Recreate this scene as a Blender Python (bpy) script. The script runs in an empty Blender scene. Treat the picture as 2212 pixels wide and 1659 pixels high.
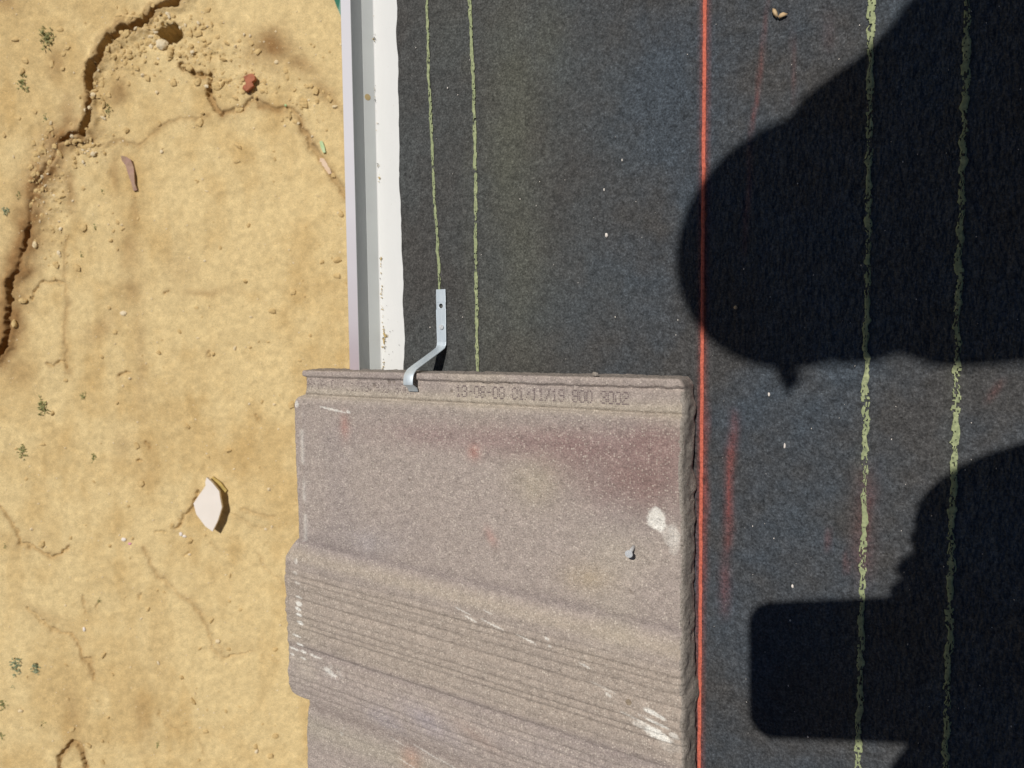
import bpy, bmesh, math, random
import numpy as np
from mathutils import Vector, Matrix
random.seed(4); rng = np.random.default_rng(7)
scene = bpy.context.scene
COL = scene.collection

# ---------------------------------------------------------------- camera
HG = 3.30                       # camera height above the ground
HC = 0.66                       # camera height above the roof surface
TH = math.radians(28)           # roof pitch, rising towards +X
F = 1661.3
RC = Matrix.Rotation(math.radians(-4.1), 3, 'X') @ Matrix.Rotation(math.radians(-.58), 3, 'Z')
cam = bpy.data.cameras.new('camera'); camo = bpy.data.objects.new('camera', cam); COL.objects.link(camo)
cam.sensor_width = 36; cam.lens = 36 * F / 2212
cam.clip_start = .02; cam.clip_end = 1000
cam.dof.use_dof = True; cam.dof.focus_distance = .64; cam.dof.aperture_fstop = 19
camo.matrix_world = Matrix.Translation((0, 0, HG)) @ RC.to_4x4()
scene.camera = camo

# ---------------------------------------------------------------- light
SUN_D = Vector((.3094, -.3982, -.8635)).normalized()      # direction the light travels
elev = math.asin(-SUN_D.z); az = math.atan2(-SUN_D.x, -SUN_D.y)
w = bpy.data.worlds.new('World'); scene.world = w; w.use_nodes = True
wn = w.node_tree.nodes; wl = w.node_tree.links
sky = wn.new('ShaderNodeTexSky'); sky.sky_type = 'NISHITA'; sky.sun_disc = False
sky.air_density = .65; sky.dust_density = .25; sky.altitude = 400; sky.sun_elevation = elev; sky.sun_rotation = az
wl.new(sky.outputs[0], wn['Background'].inputs[0]); wn['Background'].inputs[1].default_value = .05
sl = bpy.data.lights.new('sun', 'SUN'); sl.energy = 5.0; sl.angle = math.radians(.55); sl.color = (1, .955, .89)
so = bpy.data.objects.new('sun', sl); COL.objects.link(so)
so.rotation_euler = SUN_D.to_track_quat('-Z', 'Y').to_euler(); so.location = (-2, 2, 8)
scene.view_settings.view_transform = 'Standard'; scene.view_settings.look = 'None'
scene.view_settings.exposure = -.46; scene.view_settings.gamma = 1; scene.view_settings.use_curve_mapping = False

# ---------------------------------------------------------------- geometry of the place
O = Vector((0, 0, HG - HC)); S = Vector((math.cos(TH), 0, math.sin(TH))); N = Vector((-math.sin(TH), 0, math.cos(TH)))
C0 = Vector((0, 0, HG))
def ray(x, y): return RC @ Vector(((x - 1106) / F, -(y - 829.5) / F, -1))
def on_roof(x, y, h=0):         # (along slope, across, height) on the plane h above the roof deck
    d = ray(x, y); t = (h - N.dot(C0 - O)) / N.dot(d); p = C0 + d * t - O
    return p.dot(S), p.y
def on_ground(x, y, h=0):
    d = ray(x, y); t = (h - HG) / d.z; p = C0 + d * t
    return p.x, p.y
def W(s, y, h=0): return O + S * s + Vector((0, y, 0)) + N * h
ROOF_ROT = (0, -TH, 0)
def place_roof(o, s=0, y=0, h=0): o.location = W(s, y, h); o.rotation_euler = ROOF_ROT
THP = lambda s: .0405 - .046 * s           # top surface of the tile above the deck (head rests lower than the butt)
def on_tile(x, y, dh=0):
    h = .045
    for _ in range(8):
        s, yy = on_roof(x, y, h + dh); h = THP(s)
    return s, yy

# ---------------------------------------------------------------- helpers
def tag(o, label=None, cat=None, group=None, kind=None):
    if label: o['label'] = label
    if cat: o['category'] = cat
    if group: o['group'] = group
    if kind: o['kind'] = kind
    return o
def link(name, me, mat=None, parent=None, smooth=False):
    o = bpy.data.objects.new(name, me); COL.objects.link(o)
    if mat: me.materials.append(mat)
    if smooth: me.polygons.foreach_set('use_smooth', [True] * len(me.polygons))
    if parent: o.parent = parent
    return o
def mesh(name, v, f, mat=None, parent=None, smooth=False):
    me = bpy.data.meshes.new(name); me.from_pydata([tuple(p) for p in v], [], [tuple(int(i) for i in q) for q in f]); me.update()
    return link(name, me, mat, parent, smooth)
def empty(name, loc, rot=(0, 0, 0)):
    o = bpy.data.objects.new(name, None); COL.objects.link(o); o.location = loc; o.rotation_euler = rot; o.empty_display_size = .02; return o
def fromgrid(name, P, col=None, mat=None, parent=None, smooth=True, extra_v=None, extra_f=None, extra_c=None):
    ny, nx = P.shape[:2]; V = P.reshape(-1, 3)
    idx = np.arange(ny * nx).reshape(ny, nx)
    Q = np.stack([idx[:-1, :-1], idx[:-1, 1:], idx[1:, 1:], idx[1:, :-1]], -1).reshape(-1, 4)
    if extra_v is not None: V = np.vstack([V, extra_v]); Q = np.vstack([Q, extra_f])
    me = bpy.data.meshes.new(name); me.vertices.add(len(V)); me.vertices.foreach_set('co', V.astype(np.float32).ravel())
    me.loops.add(Q.size); me.loops.foreach_set('vertex_index', Q.ravel().astype(np.int32))
    me.polygons.add(len(Q)); me.polygons.foreach_set('loop_start', np.arange(0, Q.size, 4, dtype=np.int32))
    me.polygons.foreach_set('loop_total', np.full(len(Q), 4, dtype=np.int32))
    me.update(calc_edges=True); me.validate()
    for an, c in (col or {}).items():
        c = c.reshape(-1, 3)
        if extra_v is not None: c = np.vstack([c, extra_c[an]])
        a = me.color_attributes.new(an, 'FLOAT_COLOR', 'POINT')
        a.data.foreach_set('color', np.hstack([c, np.ones((len(c), 1))]).astype(np.float32).ravel())
    return link(name, me, mat, parent, smooth)
def _h(ix, iy, seed):
    n = (ix.astype(np.int64) * 374761393 + iy.astype(np.int64) * 668265263 + seed * 974634777) & 0xffffffff
    n = ((n ^ (n >> 13)) * 1274126177) & 0xffffffff
    n = ((n ^ (n >> 16)) * 2246822519) & 0xffffffff
    return ((n ^ (n >> 15)) & 0xffffff) / float(0xffffff)
def vn(x, y, sc, seed=0):       # value noise 0..1, feature size sc
    x = np.asarray(x, float) / sc + 1000.3; y = np.asarray(y, float) / sc + 1000.7
    ix = np.floor(x); iy = np.floor(y); fx = x - ix; fy = y - iy
    fx = fx * fx * (3 - 2 * fx); fy = fy * fy * (3 - 2 * fy)
    a = _h(ix, iy, seed); b = _h(ix + 1, iy, seed); c = _h(ix, iy + 1, seed); d = _h(ix + 1, iy + 1, seed)
    return (a * (1 - fx) + b * fx) * (1 - fy) + (c * (1 - fx) + d * fx) * fy
def fbm(x, y, sc, seed=0, oct=4, gain=.5):
    t = 0; am = 1; s = 0
    for k in range(oct):
        t = t + am * vn(x, y, sc / 2 ** k, seed + k * 17); s += am; am *= gain
    return t / s
def sst(a, b, x): t = np.clip((x - a) / (b - a), 0, 1); return t * t * (3 - 2 * t)
def gauss(x, y, cx, cy, rx, ry=None, ang=0):
    ry = ry or rx; dx = x - cx; dy = y - cy; c, s = math.cos(ang), math.sin(ang)
    u = dx * c + dy * s; v = -dx * s + dy * c
    return np.exp(-(u / rx) ** 2 - (v / ry) ** 2)
def polydist(X, Y, pts):        # distance to a polyline and position along it (0..1)
    best = np.full(X.shape, 1e9); T = np.zeros(X.shape)
    pts = np.array(pts); n = len(pts) - 1
    for i in range(n):
        a, b = pts[i], pts[i + 1]; d = b - a; L = (d ** 2).sum() + 1e-12
        t = np.clip(((X - a[0]) * d[0] + (Y - a[1]) * d[1]) / L, 0, 1)
        r = np.hypot(X - a[0] - t * d[0], Y - a[1] - t * d[1]); m = r < best
        best = np.where(m, r, best); T = np.where(m, (i + t) / n, T)
    return best, T

# ---------------------------------------------------------------- materials
class Mat:
    def __init__(s, name, rough=.8, spec=.3, metal=0):
        s.m = bpy.data.materials.new(name); s.m.use_nodes = True; s.t = s.m.node_tree; s.b = s.t.nodes['Principled BSDF']
        s.b.inputs['Roughness'].default_value = rough; s.b.inputs['Specular IOR Level'].default_value = spec
        s.b.inputs['Metallic'].default_value = metal
        s.tc = s.t.nodes.new('ShaderNodeTexCoord').outputs['Object']
    def n(s, ty): return s.t.nodes.new(ty)
    def l(s, a, b): s.t.links.new(a, b)
    def noise(s, sc, det=3, rough=.5, vec=None, stretch=None):
        v = vec or s.tc
        if stretch:
            mp = s.n('ShaderNodeMapping'); mp.inputs['Scale'].default_value = stretch; s.l(v, mp.inputs[0]); v = mp.outputs[0]
        q = s.n('ShaderNodeTexNoise'); q.inputs['Scale'].default_value = sc; q.inputs['Detail'].default_value = det
        q.inputs['Roughness'].default_value = rough; s.l(v, q.inputs['Vector']); return q.outputs['Fac']
    def vor(s, sc, out='Distance', rand=1):
        q = s.n('ShaderNodeTexVoronoi'); q.inputs['Scale'].default_value = sc; q.inputs['Randomness'].default_value = rand
        s.l(s.tc, q.inputs['Vector']); return q.outputs[out]
    def ramp(s, f, stops):
        r = s.n('ShaderNodeValToRGB'); s.l(f, r.inputs[0]); e = r.color_ramp.elements
        while len(e) < len(stops): e.new(.5)
        for el, (p, c) in zip(e, stops):
            el.position = p; el.color = (*c, 1) if isinstance(c, tuple) else (c, c, c, 1)
        return r.outputs[0]
    def val(s, v):
        q = s.n('ShaderNodeValue'); q.outputs[0].default_value = v; return q.outputs[0]
    def rgb(s, c):
        q = s.n('ShaderNodeRGB'); q.outputs[0].default_value = (*c, 1); return q.outputs[0]
    def mix(s, f, a, b, mode='MIX'):
        q = s.n('ShaderNodeMix'); q.data_type = 'RGBA'; q.blend_type = mode
        for sock, x in ((q.inputs[0], f), (q.inputs[6], a), (q.inputs[7], b)):
            if isinstance(x, (int, float)): sock.default_value = x
            elif isinstance(x, tuple): sock.default_value = (*x, 1)
            else: s.l(x, sock)
        return q.outputs[2]
    def math(s, op, a, b=0.0):
        q = s.n('ShaderNodeMath'); q.operation = op
        for sock, x in ((q.inputs[0], a), (q.inputs[1], b)):
            if isinstance(x, (int, float)): sock.default_value = x
            else: s.l(x, sock)
        return q.outputs[0]
    def attr(s, name, ch=None):
        q = s.n('ShaderNodeAttribute'); q.attribute_name = name
        if ch is None: return q.outputs['Color']
        sp = s.n('ShaderNodeSeparateColor'); s.l(q.outputs['Color'], sp.inputs[0]); return sp.outputs[ch]
    def col(s, c):
        if isinstance(c, tuple): s.b.inputs['Base Color'].default_value = (*c, 1)
        else: s.l(c, s.b.inputs['Base Color'])
        return s
    def bump(s, h, dist, strength=1, prev=None):
        q = s.n('ShaderNodeBump'); q.inputs['Distance'].default_value = dist
        if isinstance(strength, (int, float)): q.inputs['Strength'].default_value = strength
        else: s.l(strength, q.inputs['Strength'])
        s.l(h, q.inputs['Height'])
        if prev is not None: s.l(prev, q.inputs['Normal'])
        s.l(q.outputs[0], s.b.inputs['Normal']); return q.outputs[0]
def simple(name, c, c2=None, sc=200, rough=.6, spec=.3, metal=0, bump=0):
    m = Mat(name, rough, spec, metal); n = m.noise(sc, 4, .6)
    m.col(m.ramp(n, [(.3, c), (.7, c2 or tuple(x * .8 for x in c))]))
    if bump: m.bump(n, bump)
    return m.m

# ground: vertex colours carry soil tone and damp stains, shader adds the grain
m = Mat('dry_soil', .95, .1)
g = m.noise(210, 4, .8); g2 = m.noise(30, 5, .7)
c = m.mix(1, m.attr('soil'), m.ramp(g, [(.3, .70), (.5, 1.0), (.7, 1.24)]), 'MULTIPLY')
c = m.mix(1, c, m.ramp(g2, [(.3, .86), (.7, 1.10)]), 'MULTIPLY')
m.col(c); m.bump(g, .004, .5); SOIL = m.m

# roofing felt
m = Mat('roofing_felt', .85, .16)
fr = m.noise(620, 2, .8); fm = m.noise(230, 3, .6); fl = m.noise(9, 4, .6); fs = m.noise(250, 2.5, .6, stretch=(1, .5, 1))
dust = m.attr('stain', 1); red = m.attr('stain', 0); coarse = m.attr('stain', 2)
base = m.mix(coarse, (.069, .073, .072), (.058, .071, .086))
base = m.mix(m.ramp(fl, [(.40, 0.0), (.62, .75)]), base, (.066, .061, .056))
base = m.mix(dust, base, (.100, .103, .080))
base = m.mix(1, base, m.ramp(fr, [(.28, .50), (.5, .97), (.62, 1.32), (.75, 2.0)]), 'MULTIPLY')
base = m.mix(1, base, m.ramp(fm, [(.3, .72), (.7, 1.28)]), 'MULTIPLY')
rd = m.math('MULTIPLY', red, m.ramp(fr, [(.32, .25), (.6, 1.0)]))
base = m.mix(rd, base, (.56, .075, .045))
fv = m.vor(420); sp = m.ramp(m.vor(150), [(.0, 1.0), (.028, 0.0)])
base = m.mix(m.math('MULTIPLY', sp, .35), base, (.6, .58, .5))
m.col(base)
b1 = m.bump(fr, .0008, .5)
b2 = m.bump(fs, .0046, m.math('ADD', .10, m.math('MULTIPLY', coarse, .70)), b1); FELT = m.m

# concrete tile
m = Mat('concrete_tile', .9, .22)
c = m.attr('tint'); n1 = m.noise(800, 2, .8); v = m.vor(640, 'Distance'); vcol = m.vor(640, 'Color')
sp = m.n('ShaderNodeSeparateColor'); m.l(vcol, sp.inputs[0])
c = m.mix(1, c, m.ramp(n1, [(.25, .62), (.5, 1.0), (.75, 1.36)]), 'MULTIPLY')
c = m.mix(1, c, m.ramp(m.noise(170, 4, .75), [(.3, .80), (.7, 1.20)]), 'MULTIPLY')
grain = m.math('MULTIPLY', m.ramp(v, [(.25, 1.0), (.6, 0.0)]), m.math('MULTIPLY', m.ramp(sp.outputs[0], [(.55, 0.0), (.95, 1.0)]), m.ramp(m.noise(120, 3, .7), [(.35, .35), (.62, 1.0)])))
c = m.mix(m.math('MULTIPLY', grain, .52), c, (.82, .74, .63))
dark = m.math('MULTIPLY', m.ramp(v, [(.12, 1.0), (.3, 0.0)]), m.ramp(sp.outputs[1], [(.86, 0.0), (.9, 1.0)]))
c = m.mix(m.math('MULTIPLY', dark, .7), c, (.09, .075, .06))
m.col(c); b1 = m.bump(n1, .0009, .6); m.bump(m.math('MULTIPLY', v, -1), .0006, .5, b1); TILE = m.m
m = Mat('broken_cement', .95, .15)
n1 = m.noise(520, 5, .8); v = m.vor(380)
c = m.ramp(n1, [(.32, (.16, .14, .11)), (.46, (.42, .37, .32)), (.7, (.66, .60, .53))]); m.col(c)
b1 = m.bump(n1, .003, .9); m.bump(v, .0010, .35, b1); CEMENT = m.m

m = Mat('white_flashing_paint', .42, .35); n = m.noise(16, 5, .7, stretch=(2, .5, 1)); n2 = m.noise(420, 3, .7)
c = m.ramp(n, [(.3, (.755, .755, .74)), (.6, (.72, .725, .71)), (.8, (.66, .65, .61))]); m.col(m.mix(m.ramp(n2, [(.66, 0.0), (.74, .5)]), c, (.45, .40, .30))); m.bump(n, .0008, .3); WHITE = m.m
GREYP = simple('grey_flashing_paint', (.60, .625, .605), (.56, .58, .57), 22, .5, .3)
m = Mat('lip_painted_reflection', .45, .4); n = m.noise(5, 3, .6, stretch=(.2, 1, .2))  # reflection on the lip painted as a lavender to mauve ramp along its length
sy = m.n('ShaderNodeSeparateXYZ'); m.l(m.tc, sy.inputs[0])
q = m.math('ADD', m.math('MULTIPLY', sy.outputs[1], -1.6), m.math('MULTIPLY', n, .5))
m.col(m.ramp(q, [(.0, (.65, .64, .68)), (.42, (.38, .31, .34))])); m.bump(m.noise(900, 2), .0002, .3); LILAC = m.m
EDGE = simple('rusty_red_edge', (.30, .10, .08), (.22, .07, .06), 60, .6)
m = Mat('galvanised_steel', .5, .5, .45); n = m.noise(90, 4, .6, stretch=(3, .4, 1))
m.col(m.ramp(n, [(.3, (.56, .64, .70)), (.7, (.70, .77, .82))])); m.bump(m.noise(500, 2, .5, stretch=(3, .3, 1)), .0002, .3); ZINC = m.m
ZINC2 = simple('zinc_nail', (.74, .76, .78), (.62, .64, .66), 900, .5, .5, .3)
m = Mat('yellow_green_print', .8, .2); n = m.noise(330, 3, .7); n2 = m.noise(40, 3)
c = m.ramp(n, [(.3, (.17, .20, .12)), (.5, (.31, .345, .19)), (.7, (.45, .49, .27))]); m.col(m.mix(m.ramp(n2, [(.4, 0.0), (.65, .5)]), c, (.26, .31, .16))); LIME = m.m
m = Mat('red_chalk', .95, .1); n = m.noise(500, 3, .7)
m.col(m.ramp(n, [(.3, (.36, .09, .06)), (.65, (.68, .18, .12))])); m.bump(n, .0006, .5); CHALK = m.m
STAMP = simple('stamped_dots', (.16, .125, .125), (.22, .175, .17), 700, .95)
STONE = simple('pale_stone', (.80, .68, .46), (.62, .48, .27), 45, .9, .2, 0, .004)
STONE2 = simple('whitish_stone', (.76, .66, .48), (.66, .54, .34), 60, .9, .2, 0, .003)
CLOD = simple('soil_clod', (.66, .49, .24), (.52, .37, .17), 60, .95, .1, 0, .005)
SLAB = simple('broken_white_slab', (.80, .74, .68), (.76, .70, .64), 12, .8, .2, 0, .001)
SLABE = simple('slab_back', (.60, .45, .16), (.4, .3, .1), 30, .9)
REDB = simple('brick_red', (.46, .17, .10), (.36, .14, .08), 60, .9, .2, 0, .004)
PURP = simple('purple_scrap', (.36, .22, .19), (.42, .29, .20), 45, .9, .2, 0, .004)
NEON = simple('neon_green_plastic', (.36, .56, .26), (.5, .62, .36), 40, .5)
PINK = simple('pink_plastic', (.75, .30, .5), (.7, .35, .5), 40, .5)
LEAF = simple('grass_green', (.25, .26, .10), (.36, .34, .15), 15, .8)
LEAF2 = simple('grey_green', (.22, .28, .17), (.32, .36, .22), 15, .8)
HUSK = simple('dry_husk', (.66, .50, .30), (.52, .36, .2), 300, .8, .2, 0, .0004)
GREEN = simple('green_plastic_sheet', (.02, .20, .13), (.015, .15, .09), 20, .45, .4)
WOOD = simple('fascia_wood', (.42, .30, .18), (.34, .24, .14), 20, .8)
STUCCO = simple('stucco', (.55, .50, .42), (.48, .44, .37), 60, .95, .1, 0, .003)

# ---------------------------------------------------------------- ground
x0, x1, y0, y1 = -2.32, -.42, -2.15, 2.05; st = .0043
def axis(a, b, far):
    mid = list(np.arange(a, b, st)); lo = []; hi = []; d = st; p = a; q = mid[-1]
    while p > -far: d *= 1.22; p -= d; q += d; lo.append(p); hi.append(q)
    return np.array(lo[::-1] + mid + hi)
gx = axis(x0, x1, 320); gy = axis(y0, y1, 320)
X, Y = np.meshgrid(gx, gy)
inside = sst(0, .25, np.minimum(np.minimum(X - x0 + .3, x1 + .6 - X), np.minimum(Y - y0 + .3, y1 + .3 - Y)))
far = 1 - inside
def Gp(lst, fx=.3472, oy=0): return [on_ground(a * fx * 1822.6/1822.6 * 1.0, b * fx + oy) for a, b in lst]
r1 = lambda l: Gp(l, .3472, 0); r2 = lambda l: Gp(l, .3472, 548.6); r3 = lambda l: Gp(l, .3472, 1083)
wx = X + (fbm(X, Y, .08, 31, 3) - .5) * .045 + (fbm(X, Y, .016, 32, 2) - .5) * .016
wy = Y + (fbm(X, Y, .08, 41, 3) - .5) * .045 + (fbm(X, Y, .016, 42, 2) - .5) * .016
Z = (fbm(X, Y, 1.1, 1, 3) - .5) * .04 * inside + (fbm(X, Y, .16, 5, 4) - .5) * .009 * inside + (fbm(X, Y, .028, 9, 3) - .5) * .0045 * inside
Z += (fbm(X, Y, 30, 3, 3) - .5) * .5 * far
big = fbm(X, Y, .55, 11, 4); med = fbm(X, Y, .12, 13, 4); stk = fbm(X, Y * .3, .09, 15, 3)
A = np.array([.70, .545, .285]); B = np.array([.55, .38, .165]); D = np.array([.30, .175, .072]); G = np.array([.70, .54, .30])
t = np.clip(sst(.42, .66, big * .55 + med * .45) * .55 + sst(.5, .75, stk) * .30, 0, 1)[..., None]
Ccol = A * (1 - t) + B * t
brown = np.zeros_like(X); rub = np.zeros_like(X)
def crack(pts, wd, dep, dark, halo=.03, segs=None, raised=0):
    global Z, brown
    d, T = polydist(wx, wy, pts)
    wv = wd * (.25 + .8 * vn(T * 40, T * 0, 1.7, 77) + .75 * vn(X, Y, .028, 78))
    if segs is not None:
        k = np.interp(T, [a for a, b in segs], [b for a, b in segs]); wv = wv * (.3 + .7 * k)
    else: k = 1
    Z = Z - dep * k * (1 - sst(wv * .55, wv * 1.25, d))
    if raised: Z = Z + raised * np.exp(-((d - wd * 1.8) / (wd * 1.2)) ** 2) * (.4 + vn(X, Y, .05, 19))
    brown = np.maximum(brown, dark * np.exp(-(d / halo) ** 2) * (.6 + .6 * vn(X, Y, .06, 23)))
crack(r1([(1125, -40), (1110, 10), (1040, 15), (990, 35), (945, 70), (935, 110), (880, 150), (800, 190), (740, 180), (700, 220), (660, 290), (620, 370), (580, 430), (565, 520), (572, 600), (560, 680), (560, 760), (530, 830)]),
      .0145, .20, .7, .034, [(0, .5), (.1, 1), (.25, .5), (.36, .7), (.42, 1), (.5, .6), (.56, 1), (.78, 1), (.83, .3), (.88, .8), (.92, .5), (1, 1)], .010)
crack(r1([(1040, 215), (1110, 205)]), .028, .2, .5, .03)
crack(r1([(530, 820), (485, 815), (420, 850), (375, 890), (345, 970), (290, 1050), (250, 1120), (205, 1240), (195, 1350), (190, 1450), (150, 1560), (110, 1680), (70, 1750), (60, 1850), (50, 1960), (20, 2140), (-20, 2200)]),
      .0125, .14, .85, .072, [(0, 1), (.04, .1), (.12, .5), (.2, .05), (.5, .05), (.58, .5), (.66, .1), (.74, .15), (.78, .9), (.84, .35), (.88, .5), (.92, .25), (.96, 1), (1, .8)], .008)
crack(r1([(1130, 395), (1150, 430), (1250, 455), (1300, 465), (1305, 560), (1330, 620), (1390, 690)]), .011, .022, .5, .018)
crack(r1([(1390, 690), (1470, 685), (1580, 610), (1640, 650), (1740, 680), (1820, 705), (1850, 740), (1880, 800), (1920, 880), (1990, 960), (2050, 1080), (2160, 1220)]), .008, .009, .55, .020)
crack(r1([(640, 915), (710, 885), (870, 900), (960, 820), (1040, 770), (1180, 740), (1300, 700)]), .005, .003, .35, .014)
for l, wd, dp, dk in [([(-10, 50), (20, 70), (90, 180), (110, 250), (200, 300), (340, 360), (380, 335), (410, 290)], .008, .018, .45),
                      ([(1080, 165), (1150, 100), (1210, 30), (1235, -60)], .008, .02, .35), ([(1140, 335), (1170, 315)], .006, .012, .1), ([(985, 175), (1040, 185)], .006, .012, .1),
                      ([(905, 280), (930, 350), (935, 400), (1040, 490), (1100, 560), (1180, 600), (1260, 700), (1285, 780), (1310, 900), (1380, 960), (1480, 950), (1560, 930)], .004, .007, .35),
                      ([(1400, 60), (1540, 130), (1640, 170)], .003, .006, .2), ([(1520, 68), (1600, 78), (1700, 82)], .004, .006, .3),
                      ([(1310, 250), (1360, 310)], .003, .006, .2), ([(1600, 320), (1620, 400), (1700, 480), (1780, 540)], .003, .006, .2),
                      ([(180, 670), (270, 750), (360, 830), (440, 830), (480, 920), (510, 990), (560, 985), (590, 1060), (590, 1110)], .007, .015, .4),
                      ([(1680, 945), (1750, 1000)], .003, .006, .2), ([(1340, 890), (1400, 960), (1470, 955)], .004, .007, .3),
                      ([(1000, 1310), (1050, 1380), (1100, 1420)], .004, .008, .2), ([(1240, 1500), (1290, 1560)], .003, .006, .2),
                      ([(870, 560), (865, 590)], .004, .012, .2), ([(520, 600), (530, 700)], .006, .01, .35), ([(620, 610), (600, 660)], .005, .01, .2)]:
    crack(r3(l), wd * .8, dp * .6, dk * .8, .014)
for l in [[(380, 1665), (370, 1600), (410, 1520), (445, 1490)], [(470, 1500), (505, 1545), (530, 1600), (535, 1665)]]: crack(r3(l), .010, .020, .55, .018)
for l in [[(300, 700), (410, 670), (420, 720)], [(735, 765), (775, 730), (810, 740)], [(1290, 640), (1300, 600)], [(1030, 235), (1060, 215)], [(1575, 1000), (1592, 1030)], [(920, 1180), (925, 1215)], [(868, 1275), (880, 1285)], [(380, 180), (262, 180), (230, 240), (190, 290)]]:
    crack(r2(l), .004, .010, .25, .014)
crack(r2([(410, -100), (405, 300), (415, 640), (425, 730)]), .006, .003, .32, .016)
# rubble bands and damp brown patches
for cx, cy, rx, ry, a in [(980, 180, 260, 110, 1), (760, 330, 150, 120, .8), (1260, 330, 260, 90, .8), (620, 560, 60, 180, .8), (560, 900, 150, 90, .9), (300, 1150, 110, 330, .8), (1500, 500, 300, 120, .5), (1900, 650, 160, 160, .4)]:
    px, py = on_ground(cx * .3472, cy * .3472); k = .3472 * HG / F
    rub = np.maximum(rub, a * gauss(X, Y, px, py, rx * k, ry * k))
for cx, cy, rx, ry, a, an in [(1700, 290, 120, 110, .8, 0), (1850, 400, 150, 55, .55, -.5), (1610, 350, 130, 70, .4, 0), (2040, 590, 130, 40, .45, -.9), (420, 750, 55, 140, .7, 0), (400, 880, 70, 100, .5, 0), (430, 1150, 45, 160, .55, 0), (300, 950, 70, 60, .3, 0),
                          (250, 1200, 60, 120, .45, .2), (340, 400, 40, 110, .4, 0), (740, 580, 50, 90, .5, -.3), (720, 1080, 25, 150, .35, 0), (840, 1300, 22, 170, .3, 0), (800, 1560, 60, 150, .35, 0), (170, 1520, 60, 170, .6, .2), (40, 30, 90, 50, .4, 0)]:
    px, py = on_ground(cx * .3472, cy * .3472); k = .3472 * HG / F
    brown = np.maximum(brown, a * gauss(wx, wy, px, py, rx * k, ry * k, an) * (.7 + .5 * med))
for cx, cy, rx, ry, a, an in [(820, 220, 90, 100, .35, 0), (640, 450, 130, 60, .3, .7), (880, 640, 45, 330, .25, 0), (1130, 100, 90, 120, .2, .5), (1290, 240, 140, 30, .3, 0), (760, 1180, 70, 120, .25, 0), (100, 720, 120, 100, .3, 0), (920, 1350, 80, 120, .1, 0)]:
    px, py = on_ground(cx * .3472, 548.6 + cy * .3472); k = .3472 * HG / F
    brown = np.maximum(brown, a * gauss(wx, wy, px, py, rx * k, ry * k, an) * (.7 + .5 * med))
for cx, cy, rx, ry, a, an in [(900, 1330, 70, 200, .25, 0), (150, 250, 110, 70, .2, 0), (450, 1300, 60, 200, .2, 0), (1450, 900, 150, 40, .15, 0), (250, 700, 160, 50, .25, -.5), (950, 950, 90, 300, .1, 0)]:
    px, py = on_ground(cx * .3472, 1083 + cy * .3472); k = .3472 * HG / F
    brown = np.maximum(brown, a * gauss(wx, wy, px, py, rx * k, ry * k, an) * (.7 + .5 * med))
lump = np.abs(fbm(X, Y, .045, 51, 3) - .5) * 2
Z += rub * (.30 - lump) * .022 * inside + rub * (fbm(X, Y, .02, 63, 2) - .5) * .014 * inside
pit = fbm(X, Y, .03, 61, 2)

b3 = np.clip(brown * 1.35, 0, 1)[..., None]
Ccol = Ccol * (1 - b3) + D * b3
Ccol = Ccol * (1 + (fbm(X, Y, .02, 71, 2)[..., None] - .5) * .22)
r3_ = (rub * sst(.5, .7, vn(X, Y, .022, 73)) * .5)[..., None]; Ccol = Ccol * (1 - r3_) + G * r3_
ground = fromgrid('ground', np.dstack([X, Y, Z]), {'soil': Ccol}, SOIL); tag(ground, kind='structure')
def gz(x, y):
    i = np.clip(np.searchsorted(gy, y), 0, len(gy) - 1); j = np.clip(np.searchsorted(gx, x), 0, len(gx) - 1); return float(Z[i, j])

def stone_verts(r, flat=.7, n=0):
    bm = bmesh.new(); bmesh.ops.create_icosphere(bm, subdivisions=1 + n, radius=1)
    k = [random.uniform(.55, 1.35) for _ in range(3)]
    vs = []
    for v in bm.verts:
        j = random.uniform(.62, 1.25) if n == 0 else random.uniform(.80, 1.14); vs.append((v.co.x * r * k[0] * j, v.co.y * r * k[1] * j, v.co.z * r * flat * j))
    fs = [[q.index for q in f.verts] for f in bm.faces]; bm.free(); return vs, fs
# gravel stuff on the ground
def scatter(name, pts, mat, label, cat, flat=.7):
    V = []; Fc = []
    lib = [stone_verts(1, flat) for _ in range(12)]
    for (x, y, z, r) in pts:
        vs, fs = random.choice(lib); a = random.uniform(0, 6.28); ca, sa = math.cos(a), math.sin(a); o = len(V)
        V += [(x + (p[0] * ca - p[1] * sa) * r, y + (p[0] * sa + p[1] * ca) * r, z + p[2] * r) for p in vs]
        Fc += [[i + o for i in f] for f in fs]
    return tag(mesh(name, V, Fc, mat), label, cat, kind='stuff')
def gpts(n, r0, r1_, clustered=0):
    out = []; tries = 0
    while len(out) < n and tries < n * 60:
        tries += 1
        x = random.uniform(x0 + .05, x1 - .1); y = random.uniform(y0 + .1, y1 - .1)
        i = np.searchsorted(gy, y); j = np.searchsorted(gx, x); p = rub[i, j]
        if clustered and random.random() > p ** 1.2 + .012: continue
        r = r0 + (r1_ - r0) * random.random() ** 5
        out.append((x, y, gz(x, y) + r * .15, r))
    return out
scatter('gravel', gpts(2000, .0014, .0052), STONE, 'pale gravel grains strewn over the dry yellow soil', 'gravel')
scatter('crumbled_soil', gpts(1900, .002, .017, 1), CLOD, 'loose crumbled soil lumps beside the cracks in the soil', 'soil clods', .5)
scatter('pale_rubble', gpts(420, .002, .011, 1), STONE2, 'whitish small rubble lying with the clods by the crack', 'gravel')
scatter('fine_grit', gpts(500, .0015, .004), STONE2, 'fine whitish grit scattered over the soil', 'grit')

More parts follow.
